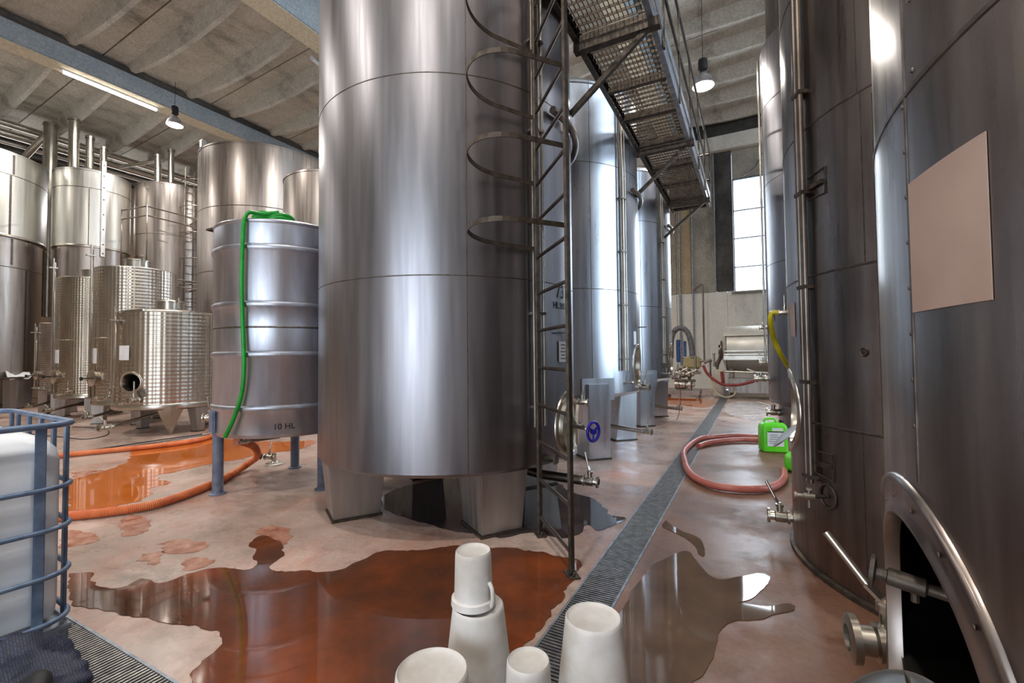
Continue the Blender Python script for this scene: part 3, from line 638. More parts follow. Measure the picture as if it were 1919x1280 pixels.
for T, hole in ((RT1, (radians(180.5), .835, .36, .345)), (RT2, (radians(180), 1.055, .32, .27))):
    sheets(T, 1.42, [0.0, 2.02 if T is RT1 else 1.02] + ([] if T is RT1 else [2.02, 3.05]) + ([3.05] if T is RT1 else []) + [4.1, 5.1, 6.1, 7.1] if T is RT1 else [0.0, 2.02, 3.05, 4.1, 5.1, 6.1, 7.1], STEEL_D, hole)
    m = MB(); m.lathe([(1.44, 0), (1.445, .0), (1.445, .03), (1.42, .035)], 96); m.build('base_ring', BROWNST, T)
m = MB(); m.lathe([(1.419, 1.01), (1.424, 1.015), (1.424, 1.025), (1.419, 1.03)], 112, a0=radians(196), a1=radians(520)); m.build('weld_seam', WELD, RT2)
def rivets(T, th, z0, z1, n, mat=WELD, r=.006):
    m = MB()
    for i in range(n):
        z = z0 + (z1 - z0) * i / (n - 1); p = cyp(radians(th), 1.42, z); m.lathe([(r, -.001), (r * .7, .003), (0, .004)], 8, p, cyp(radians(th), 1, 0))
    o = m.build('rivet_row', mat, T); o['kind'] = 'stuff'
vseam(1.42, radians(-175.6), 1.24, 7.0, RT1); rivets(RT1, -175.9, 1.35, 2.0, 8); rivets(RT1, -174, 2.05, 2.9, 7)
vseam(1.42, radians(-139.3), 2.03, 3.04, RT2, w=.003); vseam(1.42, radians(-140), 3.06, 4.1, RT2, w=.003); vseam(1.42, radians(-141.3), .03, 1.01, RT2, w=.002); rivets(RT2, -141.3, .1, .95, 14, r=.004); rivets(RT2, -139.3, 2.1, 3.0, 12, r=.004)
vseam(1.42, radians(-136.5), 1.03, 3.0, RT2, w=.002)
# RT1
manway(RT1, 1.42, radians(180.5), .835, .315, .30, .385, .385, .025, STEEL_D, True)
m = MB()
for k in range(18):
    a = 2 * pi * k / 18; p = cyp(radians(180.5) + .355 * cos(a) / 1.42, 1.424, .835 + .342 * sin(a)); m.lathe([(.005, 0), (.004, .0015), (0, .002)], 10, p, cyp(radians(180.5), 1, 0))
o = m.build('collar_bolts', WELD, RT1); o['kind'] = 'stuff'
card(RT1, 1.42, radians(-170.6), 1.706, .232, .258, PAPER, 'label_sheet', 0, .0008)
m = MB(); m.lathe([(0.0, .46), (1.0, .62), (1.40, .70)], 64); m.build('inner_floor', FIT, RT1)
m = MB(); m.rod((-1.1, -.2, .60), (-.9, .4, 1.0), .02, 10); m.rod((-1.0, .1, .62), (-1.0, .1, 1.3), .012, 8); m.build('inner_pipe', FIT_D, RT1)
m = MB(); m.lathe([(0, 0), (.036, 0), (.036, .008), (.014, .012), (.014, .03), (.019, .032), (.019, .095), (.012, .1), (.012, .28), (0, .28)], 20, (-1.475, .03, 1.00), (1, -.25, -.12)); m.rod((-1.40, .01, .99), (-1.40, .01, .955), .008, 8); m.build('clamp_screw', BROWNST, RT1)
disc_door(RT1, V(-1.455, .05, .535), V(-.80, -.22, .55), .235, FIT, dish=.035)
valve(RT1, (-1.20, .66, .535), (-.96, -.10, -.02), 1.4, (-.50, .25, .48))
# RT2
manway(RT2, 1.42, radians(180), 1.055, .29, .25, .35, .31, .10, FIT)
m = MB(); m.lathe([(0.0, .02), (.08, .018), (.145, .0), (.15, -.01), (.12, -.01), (0, .006)], 48, (-1.44, -.02, .86), (-.70, .04, .72)); m.build('manway_door', STEEL_W, RT2)
card(RT2, 1.42, radians(-170.2), 1.745, .12, .25, PAPER, 'label_sheet')
for dth, r_ in ((0, .018), (1.1, .012), (2.2, .018)):
    m = MB(); th = radians(-159.2 + dth); m.rod(cyp(th, 1.46, .62), cyp(th, 1.46, 7.0), r_, 12); m.build('level_pipe', FIT_D, RT2)
for z in (.66, 1.3, 1.95, 2.6, 3.3, 4.1, 4.9, 5.7):
    m = MB(); m.box(cyp(radians(-158.1), 1.45, z), (.06, .10, .025), rz=radians(-158.1)); m.build('pipe_clamp', BROWNST, RT2)
for z in (2.62, .76):
    m = MB(); n = 5; pts = [cyp(radians(-157), 1.425, z + .075), cyp(radians(-150), 1.425, z + .085), cyp(radians(-150), 1.425, z - .085), cyp(radians(-157), 1.425, z - .075)]
    m.tube(pts, .007, 8); m.box(cyp(radians(-153.5), 1.43, z), (.02, .14, .03), rz=radians(-153.5)); m.build('bracket_plate', BROWNST, RT2)
m = MB(); c = cyp(radians(-152.5), 1.425, .565); e = cyp(radians(-152.5), 1, 0); tt = V(-e.y, e.x, 0)
m.tube([c + (tt * cos(a) + V(0, 0, 1) * sin(a)) * .075 for a in [2 * pi * i / 28 for i in range(28)]], .007, 8, closed=True); m.rod(c, c + e * .12, .012, 10); m.build('tap_flange', BROWNST, RT2)
m = MB(); q = c + e * .12; m.lathe([(0, -.03), (.022, -.03), (.022, .03), (.016, .035), (.016, .07), (.026, .07), (.026, .085), (0, .085)], 18, q, (e - tt * .4)); m.rod(q + V(0, 0, .045), q - V(0, 0, .07), .010, 10); m.box(q + V(0, 0, .05), (.03, .03, .012)); m.build('sample_tap', FIT, RT2)
m = MB(); m.lathe([(.0, .006), (.01, .006), (.018, .004), (.024, .009), (.03, 0)], 20, cyp(radians(-140.2), 1.42, 1.50), cyp(radians(-140.2), 1, 0)); m.build('round_plug', BROWNST, RT2)
m = MB(); m.lathe([(.10, 0), (.09, .01), (.05, .014), (0, .014)], 30, (-1.41, .05, .18), (-1, 0, 0)); m.build('outlet_flange', FIT, RT2)
valve(RT2, (-1.42, .05, .18), (-1, -.05, 0), 1.05, (-.5, .2, .8))
valve(RT2, (-1.375, .35, 1.85), (-1, .0, -.0), .55, (0, 0, 1), 'sample_valve')
# yellow hose hangs from the tap
m = MB(); m.tube(spline([(.20, 4.60, 1.85), (.150, 4.60, 1.85), (.141, 4.618, 1.766), (.167, 4.747, 1.627), (.218, 4.845, 1.496), (.274, 4.992, 1.395), (.336, 5.189, 1.298), (.42, 5.5, 1.1)], .03), .022, 12)
tag(m.build('hose', YHOSE), 'yellow hose hanging between the two dark right-hand tanks', 'hose')

# RT3 with legs/skirt and its fittings
RT3 = thing('storage_tank', 'smooth steel tank behind the green canister, third along the right row', 'tank', (1.66, 9.9, 0), 0, 'dark steel tanks in the right row')
sheets(RT3, 1.42, [.66, 3.1, 4.6, 6.05, 7.2], STEEL)
m = MB(); m.lathe([(1.42, .66), (1.40, .6), (.9, .42), (.3, .34)], 96); m.build('tank_bottom', STEEL, RT3)
m = MB(); m.lathe([(1.26, .0), (1.26, .60)], 72); m.build('skirt', STEEL, RT3)
m = MB(); m.lathe([(.12, 0), (.11, .02), (.05, .03), (.04, .06)], 30, cyp(radians(186), 1.40, 1.02), (-1, 0, 0)); m.build('outlet_flange', FIT, RT3)
valve(RT3, cyp(radians(186), 1.44, 1.02), (-1, .0, 0), 1.3, (-1, 0, .1)); valve(RT3, cyp(radians(186), 1.24, .40), (-1, 0, 0), 1.4, (-1, .1, .05)); valve(RT3, cyp(radians(176), 1.40, 1.32), (-1, 0, 0), 1.0, (-.6, 0, .5)); valve(RT3, cyp(radians(176), 1.24, .62), (-1, 0, 0), .9, (-.9, 0, .2))
m = MB(); m.rod(cyp(radians(183), 1.46, 1.35), cyp(radians(183), 1.46, 7.1), .018, 10); m.rod(cyp(radians(186), 1.46, 1.7), cyp(radians(186), 1.46, 7.1), .012, 10); m.build('level_pipe', FIT, RT3)
valve(RT3, cyp(radians(180), 1.42, 1.98), (-1, 0, 0), .8, (0, 0, 1))
m = MB(); m.lathe([(1.425, 2.08), (1.428, 2.08), (1.428, 2.2), (1.425, 2.2)], 8, a0=radians(196), a1=radians(202)); m.build('small_plate', WPAPER, RT3)
RT4 = thing('storage_tank', 'tallest tank glimpsed above and behind the right row', 'tank', (1.88, 12.95, 0), 0, 'dark steel tanks in the right row')
sheets(RT4, 1.42, [.5, 3.0, 6.0, 8.6, 10.55], STEEL_D)
for k in range(4): leg_box(RT4, radians(45 + 90 * k), 1.36, 1.38, .3, .3, .3, .3, .02, .55)

# ------------------------------------------------------------------ tank with hose on blue-grey legs
HT = thing('mixing_tank', 'steel drum tank with rolled bands on blue-grey pipe legs, draped with a green hose', 'tank', (-5.07, 3.63, 0))
Rh = .745
hz = [.66, 1.02, 1.55, 1.86, 2.24, 2.62, 2.97]
STEEL_H = steel('banded_tank_steel', srgb(176, 180, 192), srgb(200, 203, 212), (.32, .46), srgb(150, 148, 152), .12)
bz = [2.70, 2.08, 1.54, .96]; allz = [.68, 1.83, 2.97]
for i in range(2):
    m = MB(); prof = [(Rh, allz[i])]
    for b in sorted(z for z in bz if allz[i] < z < allz[i + 1]): prof += [(Rh, b - .05), (Rh + .016, b - .03), (Rh + .022, b), (Rh + .016, b + .018), (Rh - .004, b + .03), (Rh, b + .045)]
    prof += [(Rh, allz[i + 1])]; m.lathe(prof, 96); m.build('shell_panel', STEEL_H, HT)
seams(Rh, [1.83], HT, h=.012)
m = MB(); m.lathe([(Rh, .68), (Rh - .02, .64), (.4, .60), (0, .58)], 80); m.build('tank_bottom', STEEL_H, HT)
m = MB(); m.lathe([(Rh - .004, 2.95), (Rh + .006, 2.96), (Rh + .01, 2.985), (Rh - .01, 3.0), (Rh - .02, 2.975), (.3, 2.99), (0, 3.0)], 80); m.build('tank_lid', STEEL_H, HT)
wrap_text(HT, '10 HL', Rh, radians(-36), .735, .085)
for th in (-106, 134, -2):
    t_ = radians(th); p = cyp(t_, .70, 0); m = MB(); m.rod(p + V(0, 0, .01), p + V(0, 0, .72), .055, 20); o = m.build('leg', BLUEP, HT)
    m = MB(); m.lathe([(0, 0), (.085, 0), (.085, .012), (.06, .02), (.055, .04)], 24, p); m.build('foot_plate', BLUEP, o)
    m = MB(); m.box(cyp(t_, .76, .80), (.03, .15, .24), rz=t_); m.build('bracket', BLUEP, o, .004)
m = MB(); m.tube([(.16, -.16, .62), (.16, -.18, .575), (.06, -.36, .565), (-.02, -.50, .56)], .018, 10); m.build('outlet_pipe', FIT_D, HT)
valve(HT, (.02, -.46, .56), (-.3, -.9, 0), .55, (.3, .2, .9)); valve(HT, cyp(radians(-140), .74, .80), (-.6, -.6, 0), .9, (.0, -.2, 1))
# green hose: coil on the lid, then straight down the front
gh = []
for i in range(64):
    a = i / 64 * 2 * pi * 2.6 + 2.0; r = .22 + .05 * sin(i * .5); gh.append((-4.82 + r * .75 * cos(a) - r * .35 * sin(a), 3.30 + r * .35 * cos(a) + r * .75 * sin(a), 3.03 + .045 * (i / 64) * 2 + .012 * sin(i)))
th = radians(-109)
def hp(dth, dr, z): p = cyp(radians(dth), Rh + dr, z); return (p.x - 5.07, p.y + 3.63, z)
gh += [hp(-60, -.12, 3.08), hp(-64, -.02, 3.07), hp(-66, .035, 2.98), hp(-66.5, .05, 2.7), hp(-67, .05, 2.3), hp(-66.3, .045, 1.9), hp(-64.6, .05, 1.4), hp(-66.7, .05, 1.1), hp(-72.7, .06, .85), hp(-79, .07, .67)]
m = MB(); m.tube(spline(gh, .04), .021, 12); tag(m.build('garden_hose', GHOSE), 'bright green hose coiled on the banded drum tank and hanging down its side', 'hose')

# ------------------------------------------------------------------ dimpled tanks at the left
def small_tank(cx, cy, R, zb, zt, mat, label, cuts=(), legs=(), hole=None, cone_front=None, neck=True, zn=None, group='dimpled wine tanks'):
    t = thing('wine_tank', label, 'tank', (cx, cy, 0), 0, group)
    zs = [zb + .12] + list(cuts) + [zt]
    for i in range(len(zs) - 1):
        m = MB(); shell(m, R, zs[i], zs[i + 1], 80, hole if hole and zs[i] < hole[1] < zs[i + 1] else None); m.build('shell_panel', mat, t)
    for c in cuts: band(t, R, c, .006, 'weld_seam', FIT)
    m = MB(); m.lathe([(R, zb + .12), (R + .008, zb + .11), (R + .008, zb + .02), (R - .02, zb), (R * .5, zb - .05), (0, zb - .08)], 80); m.build('tank_bottom', FIT, t)
    hh = .10 if R > .6 else .04
    m = MB(); m.lathe([(R, zt), (R - .015, zt + .015), (R * .6, zt + hh * .6), (.24 * R / .8, zt + hh)], 80); m.build('tank_top', FIT, t)
    if neck:
        rn = .24; z = zt + hh - .01; m = MB(); m.lathe([(rn, z), (rn, z + .16), (rn + .02, z + .165), (rn + .02, z + .185), (rn - .02, z + .2), (.1, z + .225), (0, z + .23)], 48); o = m.build('hatch', FIT, t)
        m = MB(); m.bar((-rn - .08, 0, z + .22), (rn + .1, 0, z + .20), .04, .02); m.rod((rn + .07, 0, z + .05), (rn + .07, 0, z + .26), .012, 8); m.rod((-rn - .05, 0, z + .05), (-rn - .05, 0, z + .26), .012, 8); m.build('hatch_bar', FIT, o)
    for L in legs: leg_box(t, radians(L), R - .01, R + .0, .24, .26, .2, .24, .015, zb + .06, STEEL_LG, 'leg')
    return t
def gauge(t, R, th, z0, z1, wd=.09):
    a = radians(th); m = MB(); m.box(cyp(a, R + .07, (z0 + z1) / 2), (.02, .05, z1 - z0), rz=a); m.rod(cyp(a, R + .04, z0), cyp(a, R + .04, z1 - .1), .012, 8); o = m.build('level_gauge', FIT, t)
    m = MB(); m.bar(cyp(a, R, z1 - .25), cyp(a, R + .16, z1 - .25), .10, .03); m.bar(cyp(a, R, z0 + .02), cyp(a, R + .12, z0 + .02), .10, .03); m.build('gauge_bracket', FIT, o)
# CT: front-facing direction to the camera is about theta = -23 deg
CT = small_tank(-10.95, 5.15, .93, .50, 2.43, EMB, 'squat dimpled steel tank with an open round door and pointed cone leg', (), (), (radians(-66), 1.05, .19, .17))
for L in (12, 100, 190):
    leg_box(CT, radians(L), .86, .9, .16, .3, .14, .25, .015, .56)
m = MB(); c = cyp(radians(-24), .82, 0); vs = [c + V(0, 0, .012)]
m.lathe([(.02, .012), (.035, .05), (.21, .50), (.23, .56)], 4, c, (0, 0, 1), radians(-24), radians(-24) + 2 * pi, False); m.build('cone_leg', FIT, CT)
m = MB(); m.lathe([(.93 + .012, .52), (.93 + .02, .55), (.93 + .012, .60)], 80); m.build('base_band', FIT, CT)
manway(CT, .93, radians(-66), 1.05, .185, .165, .225, .205, .12); card(CT, .93, radians(-73), 1.62, .22, .28, WPAPER, 'label_card', 0, .03); gauge(CT, .93, -86, .62, 2.5)
m = MB(); m.bar(cyp(radians(-86), .93, 2.42), cyp(radians(-50), .99, 2.44), .05, .04); m.build('gauge_top_arm', FIT, CT)
valve(CT, cyp(radians(-55), .93, .72), cyp(radians(-70), 1, 0), 1.3, (0, 0, 1)); m = MB(); m.rod((-.3, .0, .36), cyp(radians(-68), 1.25, .26), .03, 12); m.build('outlet_pipe', FIT, CT); valve(CT, cyp(radians(-68), 1.25, .26), cyp(radians(-74), 1, 0), 1.3, (-.9, 0, .1))
m = MB(); m.lathe([(.02, 0), (.08, .004), (.09, 0)], 24, cyp(radians(-52), .932, .85), cyp(radians(-52), 1, 0)); m.build('bright_patch_plate', FIT_D, CT)
E2 = small_tank(-13.15, 5.45, .78, .46, 3.60, EMB, 'tallest dimpled steel tank, just behind the squat one', (1.98,), (-17, 110, 230), None)
gauge(E2, .78, -92, .62, 4.1); card(E2, .78, -radians(89), 1.58, .2, .34, WPAPER, 'label_card')
E1 = small_tank(-15.75, 5.55, .72, .50, 3.62, EMB2, 'dimpled steel tank left of the tallest dimpled one', (2.0,), (-20, 105, 225), None)
gauge(E1, .72, -92, .62, 4.1); card(E1, .72, -radians(86), 1.58, .2, .34, WPAPER, 'label_card')
S1 = small_tank(-17.25, 5.35, .40, .62, 2.50, RINGED, 'smallest slim ringed steel tank at the left end of the dimpled row', (), (-20, 100, 220), None, neck=False)
gauge(S1, .40, -100, .72, 2.5); m = MB(); m.box(cyp(radians(-25), .402, 1.0), (.01, .17, .17), rz=radians(-25)); m.build('name_plate', FIT, S1, .004)
for T, R in ((E2, .78), (E1, .72), (S1, .40)):
    sc = .85 if R > .5 else .6
    m = MB(); a = radians(-82); c = cyp(a, R, 1.08); m.lathe([(.18 * sc, -.08), (.19 * sc, .07), (.21 * sc, .08), (.21 * sc, .10), (.1 * sc, .13), (0, .135)], 40, c, cyp(radians(-84), 1, 0)); o = m.build('manway_door', FIT, T)
    n_ = cyp(radians(-84), 1, 0); m = MB(); m.rod(c + n_ * .12, c + n_ * .26, .014, 8); m.lathe([(0, 0), (.05 * sc, 0), (.05 * sc, .03), (0, .04)], 16, c + n_ * .26, n_); m.build('door_knob', DARK, o)
    valve(T, cyp(radians(-50), R, .68), cyp(radians(-68), 1, 0), 1.3 * sc, (0, 0, 1))
    m = MB(); m.rod((0, 0, .38), cyp(radians(-66), R + .25, .26), .03, 12); m.build('outlet_pipe', FIT_D, T); valve(T, cyp(radians(-66), R + .25, .26), cyp(radians(-70), 1, 0), 1.3 * sc, (-1, 0, 0))

# ------------------------------------------------------------------ tall old tanks along the left wall
def tall_tank(name, cx, cy, R, zb, cuts, zt, mat, label, legs=(), over=None, lower=None, group='old tall tanks along the left wall'):
    t = thing(name, label, 'tank', (cx, cy, 0), 0, group); zs = [zb] + list(cuts) + [zt]
    for i in range(len(zs) - 1):
        Rr = R if (over is None or zs[i] >= over - .01) else R * .955
        mt = mat if (over is None or zs[i] >= over - .01 or lower is None) else lower
        m = MB(); m.lathe([(Rr, zs[i]), (Rr, zs[i + 1])], 96); m.build('shell_panel', mt, t)
    if over:
        m = MB(); m.lathe([(R * .95, over + .02), (R + .01, over - .02), (R + .012, over + .02), (R, over + .05)], 96); m.build('drip_edge', FIT, t)
    for c in cuts:
        if not over or abs(c - over) > .05: seams(R if (over is None or c > over) else R * .955, [c], t, h=.014)
    m = MB(); m.lathe([(R * .95, zb), (R * .9, zb - .05), (0, zb - .2)], 72); m.build('tank_bottom', mat, t)
    m = MB(); m.lathe([(R + .012, zt - .04), (R + .012, zt), (R, zt + .012), (R * .5, zt + .2), (0, zt + .3)], 96); m.build('tank_roof', mat, t)
    for L in legs: leg_box(t, radians(L), R - .12, R - .05, .55, .62, .35, .4, .02, zb + .08, STEEL_LG)
    return t
LT1 = tall_tank('fermentation_tank', -21.57, 4.31, 1.92, 1.0, (4.33, 5.25, 7.12), 7.82, STEEL_W, 'pale broad two-tier tank cut by the left edge of the frame', (-30, 40, 120, 215), 5.25, STEEL_L)
for th, za, zb_ in ((22, 7.15, 7.75), (20, 5.3, 7.1), (38, 1.1, 4.3), (24, 4.4, 5.2)): vseam(1.92 * (1.0 if za > 5.25 else .955), radians(th), za, zb_, LT1, w=.03)
m = MB(); m.lathe([(1.84, .92), (2.08, .95), (2.08, .99), (1.84, 1.0)], 80); m.build('base_shelf', BROWNST, LT1)
LT2 = tall_tank('fermentation_tank', -20.01, 7.0, 1.0, .6, (5.2, 7.13), 7.74, STEEL_W, 'pale two-tier tank between the broad left tank and the brownish caged one', (-60, 30, 120, 210), 5.2, STEEL_L)
vseam(1.0, radians(-25), 5.25, 7.1, LT2, w=.012)
m = MB(); q = radians(-5); m.box(cyp(q, 1.04, 6.5), (.02, .11, 3.2), rz=q)
m.build('slotted_gauge_rail', WPAPER, LT2)
m = MB()
for z in (5.0, 5.3, 5.8, 6.3, 6.8, 7.2, 7.6, 7.95): m.lathe([(.022, 0), (.02, .004), (0, .005)], 10, cyp(q, 1.052, z), cyp(q, 1, 0))
o = m.build('rail_holes', DARK, LT2); o['kind'] = 'stuff'
LT3 = tall_tank('fermentation_tank', -19.3, 9.02, 1.05, .6, (3.57, 5.94), 7.8, STEEL_L, 'brown-grey caged tank between the two-tier tank and the broad pinkish one', (-60, 30, 120, 210))
LT4 = tall_tank('fermentation_tank', -13.81, 9.26, 1.9, .6, (3.98, 5.83), 7.67, STEEL_L, 'broad pinkish steel tank rising behind the banded drum tank', (-60, 30, 120, 210))
LT5 = tall_tank('fermentation_tank', -9.39, 8.12, 1.2, .6, (3.6,), 5.84, STEEL_L, 'pinkish tank half hidden by the big centre tank, right of the broad one', (-60, 30, 120, 210))
m = MB(); m.box(cyp(radians(-100), 1.86, 7.78), (.14, .14, .25)); m.build('lifting_lug', STEEL_W, LT4, .02)
m = MB(); m.box(cyp(radians(-75), 2.0, 5.1), (.35, .3, .05)); m.build('side_shelf', BROWNST, LT4)
# bottle cap on the shelf of LT1: a white folded sack
m = MB()
sk = []
for i in range(9):
    for j in range(5): sk.append((-19.90 + j * .07 - i * .028, 4.98 + i * .07, 1.03 + .06 * sin(j * 1.3) + .05 * sin(i * 1.1 + j) + (.06 if i in (0, 8) else 0)))
m.add(sk, [(i * 5 + j, i * 5 + j + 1, (i + 1) * 5 + j + 1, (i + 1) * 5 + j) for i in range(8) for j in range(4)], True)
o = m.build('folded_sack', WPAPER); md = o.modifiers.new('s', 'SOLIDIFY'); md.thickness = .03; tag(o, 'small white folded sack on the shelf of the leftmost tank', 'sack')

# ducts rising from the old tanks to the two pipes along the wall
def duct(x, y, z0, z1, r, label, elbow=None):
    t = thing('vent_duct', label, 'pipe', (x, y, 0), 0, 'vertical vent ducts above the left tanks'); m = MB(); m.rod((0, 0, z0), (0, 0, z1), r, 24); m.build('duct_tube', FIT, t)
    m = MB(); m.lathe([(r + .02, 0), (r + .02, .08), (r, .1), (0, .1)], 24, (0, 0, z1)); m.build('duct_cap', FIT, t)
    if elbow:
        m = MB(); m.rod((0, 0, z1 - .12), elbow, r * .55, 16); m.build('side_branch', FIT, t)
duct(-21.9, 6.45, 3.0, 9.8, .19, 'thick vent duct nearest the broad left tank', (-1.0, -.5, 8.5)); duct(-19.95, 6.45, 7.75, 9.5, .14, 'tallest vent duct over the two-tier tank')
duct(-20.05, 6.9, 7.8, 9.1, .11, 'third vent duct over the two-tier tank'); duct(-19.85, 7.2, 7.8, 8.8, .10, 'shortest vent duct over the two-tier tank')
duct(-19.3, 8.6, 7.85, 8.95, .11, 'left vent duct over the brown-grey caged tank', (-1.3, -.7, 8.6)); duct(-19.35, 9.05, 7.9, 9.35, .10, 'right vent duct over the brown-grey caged tank')
for k, (z, r, lb) in enumerate(((9.78, .13, 'upper steel pipe along the left wall'), (9.42, .14, 'lower steel pipe along the left wall'), (9.1, .06, 'thin lowest pipe along the left wall'))):
    m = MB(); m.rod((-22.9, YB + .5, z), (-22.9, YF - .4, z), r, 20); tag(m.build('overhead_pipe', FIT), lb, 'pipe', 'steel pipes along the left wall')
# ladder and service cage on LT3
lad = thing('service_ladder', 'grey hooped ladder on the brown-grey tank, beside the pinkish one', 'ladder', (-18.25, 9.0, 0), radians(-10))
for s_ in (0, .45):
    m = MB(); m.rod((.02, s_, 0), (.02, s_, 8.5), .022, 10); m.build('rail', FIT_D, lad)
rm = MB(); rm.rod((.02, 0, 0), (.02, .45, 0), .013, 8); rme = rm.mesh('rung', FIT_D)
for i in range(27): inst(rme, 'rung', lad, (0, 0, .4 + .3 * i))
hm = MB(); hm.tube([(.02 + .65 * sin(a), .225 - .38 * cos(a), 0) for a in [pi * i / 16 for i in range(17)]], .016, 8); hme = hm.mesh('cage_hoop', FIT_D)
for i in range(6): inst(hme, 'cage_hoop', lad, (0, 0, 3.2 + i * .95))
for a in (.5, 1.2, 1.94, 2.6):
    m = MB(); m.rod((.02 + .65 * sin(a), .225 - .38 * cos(a), 3.2), (.02 + .65 * sin(a), .225 - .38 * cos(a), 8.2), .01, 8); m.build('cage_strap', FIT_D, lad)
pf = thing('service_platform', 'small railed platform jutting from the brown-grey caged tank', 'platform', (-17.95, 7.75, 0))
for z in (6.15, 6.45, 3.95, 4.2):
    m = MB(); m.tube([(-.6, 1.5, z), (.55, 1.3, z), (.7, -.35, z), (-.5, -.55, z)], .022, 8); m.build('guard_rail', FIT_D, pf)
for (x, y) in ((.7, -.35), (.55, 1.3), (-.5, -.55)):
    m = MB(); m.rod((x, y, 3.9), (x, y, 6.5), .022, 8); m.build('post', FIT_D, pf)

# ------------------------------------------------------------------ caged container (IBC)
ib = thing('caged_container', 'white plastic bulk liquid container in a blue-grey steel cage, at the left edge', 'container', (-3.11, 1.05, 0), radians(-3))
# local frame: corner at origin, body extends to -x (1.2) and -y (1.0)
bx0, bx1, by0, by1 = -1.22, -.035, -.99, -.035
def rrect(x0, x1, y0, y1, r, n=8):
    out = []
    for (cx, cy, a) in ((x1 - r, y1 - r, 0), (x0 + r, y1 - r, pi / 2), (x0 + r, y0 + r, pi), (x1 - r, y0 + r, 1.5 * pi)):
        for i in range(n + 1): t = a + pi / 2 * i / n; out.append((cx + r * cos(t), cy + r * sin(t)))
    return out
m = MB(); rings = []
prof = [(.04, .17), (.005, .20), (0, .26)] + [(0, z) for z in (.5, .8)] + [(0, .98), (.012, 1.04), (.05, 1.09), (.12, 1.12), (.3, 1.135)]
vs = []; n4 = None
for (ins, z) in prof:
    pr = rrect(bx0 + ins, bx1 - ins, by0 + ins, by1 - ins, max(.02, .13 - ins * .3)); n4 = len(pr); vs += [(x, y, z) for x, y in pr]
fs = [(i * n4 + k, i * n4 + (k + 1) % n4, (i + 1) * n4 + (k + 1) % n4, (i + 1) * n4 + k) for i in range(len(prof) - 1) for k in range(n4)]
m.add(vs, fs, True); m.f += [tuple((len(prof) - 1) * n4 + k for k in range(n4)), tuple(range(n4))[::-1]]; m.sm += [False, False]
m.build('bottle', HDPE, ib)
m = MB(); m.lathe([(.11, 0), (.11, .05), (.1, .055), (0, .055)], 32, ((bx0 + bx1) / 2, (by0 + by1) / 2, 1.13)); m.build('filler_cap', DARK, ib)
for z in (.19, .42, .65, .855, 1.17):
    pr = rrect(-1.255, 0, -1.025, 0, .14, 8); r = .0125 if z < 1.1 else .016
    m = MB(); m.tube([(x, y, z) for x, y in pr], r, 10, closed=True); m.build('cage_hoop', CAGE, ib)
for i, (x, y) in enumerate([(0 - .012, y) for y in (-.14, -.36, -.60, -.84)] + [(x, -.012) for x in (-.14, -.34, -.56, -.78, -1.0, -1.14)] + [(-1.245, y) for y in (-.2, -.5, -.8)] + [(x, -1.015) for x in (-.2, -.5, -.8, -1.1)]):
    m = MB(); m.box((x, y, .66), (.042, .016, 1.0) if abs(x) > .02 and x > -1.24 else (.016, .042, 1.0)); m.build('cage_upright', CAGE, ib, .004)
pl = MB(); pl.box((-.62, -.51, .135), (1.2, 1.0, .03)); pl.build('pallet_deck', GREYST, ib, .004)
for x in (-1.12, -.62, -.12):
    m = MB(); m.box((x, -.51, .06), (.12, 1.0, .12)); m.build('pallet_runner', GREYST, ib, .006)

# dark netting bag crumpled at the foot of the cage
def bag():
    bm = bmesh.new(); bmesh.ops.create_icosphere(bm, subdivisions=5, radius=1.0)
    for v in bm.verts:
        p = v.co.copy(); f = 1 + .10 * sin(p.x * 7 + p.z * 4) * sin(p.y * 6) + .07 * sin(p.z * 13 + p.x * 9 + p.y * 5) + .03 * sin(p.x * 31 + p.y * 23)
        z = p.z; q = V(p.x * .36 * f, p.y * .23 * f, z * .17 * f)
        if z > 0: q.z += .06 * max(0, cos((p.x - .75) * 5)) * z
        if z < -.3: q.z = max(q.z, -.11)
        v.co = q
    for f in bm.faces: f.smooth = True
    me = bpy.data.meshes.new('netting_bag'); bm.to_mesh(me); bm.free(); me.materials.append(CLOTH)
    return me
bg_ = thing('netting_bag', 'crumpled black-blue netting bag at the foot of the caged container', 'bag', (-2.66, .70, .112), radians(-8))
o = bpy.data.objects.new('bag_body', bag()); COL.objects.link(o); o.parent = bg_
m = MB(); m.tube(spline([(.18, .02, .14), (.3, .04, .2), (.4, .0, .16), (.37, -.05, .02), (.33, -.05, -.08)], .02), [.045] * 0 or .035, 10); m.build('bag_strap', DARK, bg_)

# ------------------------------------------------------------------ buckets, upside down
def bucket(loc, r_top, r_bot, h, label, mat=BUCKET):
    t = thing('bucket', label, 'bucket', loc, random.uniform(0, 6), 'upturned milky white buckets in the foreground'); m = MB()
    m.lathe([(0, h - .012), (r_top * .80, h - .012), (r_top * .93, h - .006), (r_top * .96, h), (r_top, h - .005), (r_top + .002, h - .02), (r_bot, .03)], 64); m.build('bucket_body', mat, t)
    m = MB(); m.lathe([(r_bot - .002, .035), (r_bot + .012, .032), (r_bot + .014, .004), (r_bot + .006, 0), (r_bot - .004, .0), (r_bot - .004, .03)], 64); m.build('bucket_rim', mat, t)
    return t
bucket((-1.08, 1.36 + .02, 0), .132, .165, .34, 'widest upturned white bucket, lowest left of the foreground group')
bucket((-1.104, 1.74, 0), .112, .155, .40, 'upturned white bucket carrying a smaller one on top')
tb = bucket((-1.125, 1.735, .40), .078, .085, .235, 'small upturned white bucket standing on another one')
tb.rotation_euler = (0, 0, 0)
m = MB(); m.tube(spline([(.085, -.005, .11), (.102, -.01, .09), (.105, -.01, .04), (.095, -.01, .012)], .015), .009, 8); m.build('bucket_handle', BUCKET, tb)
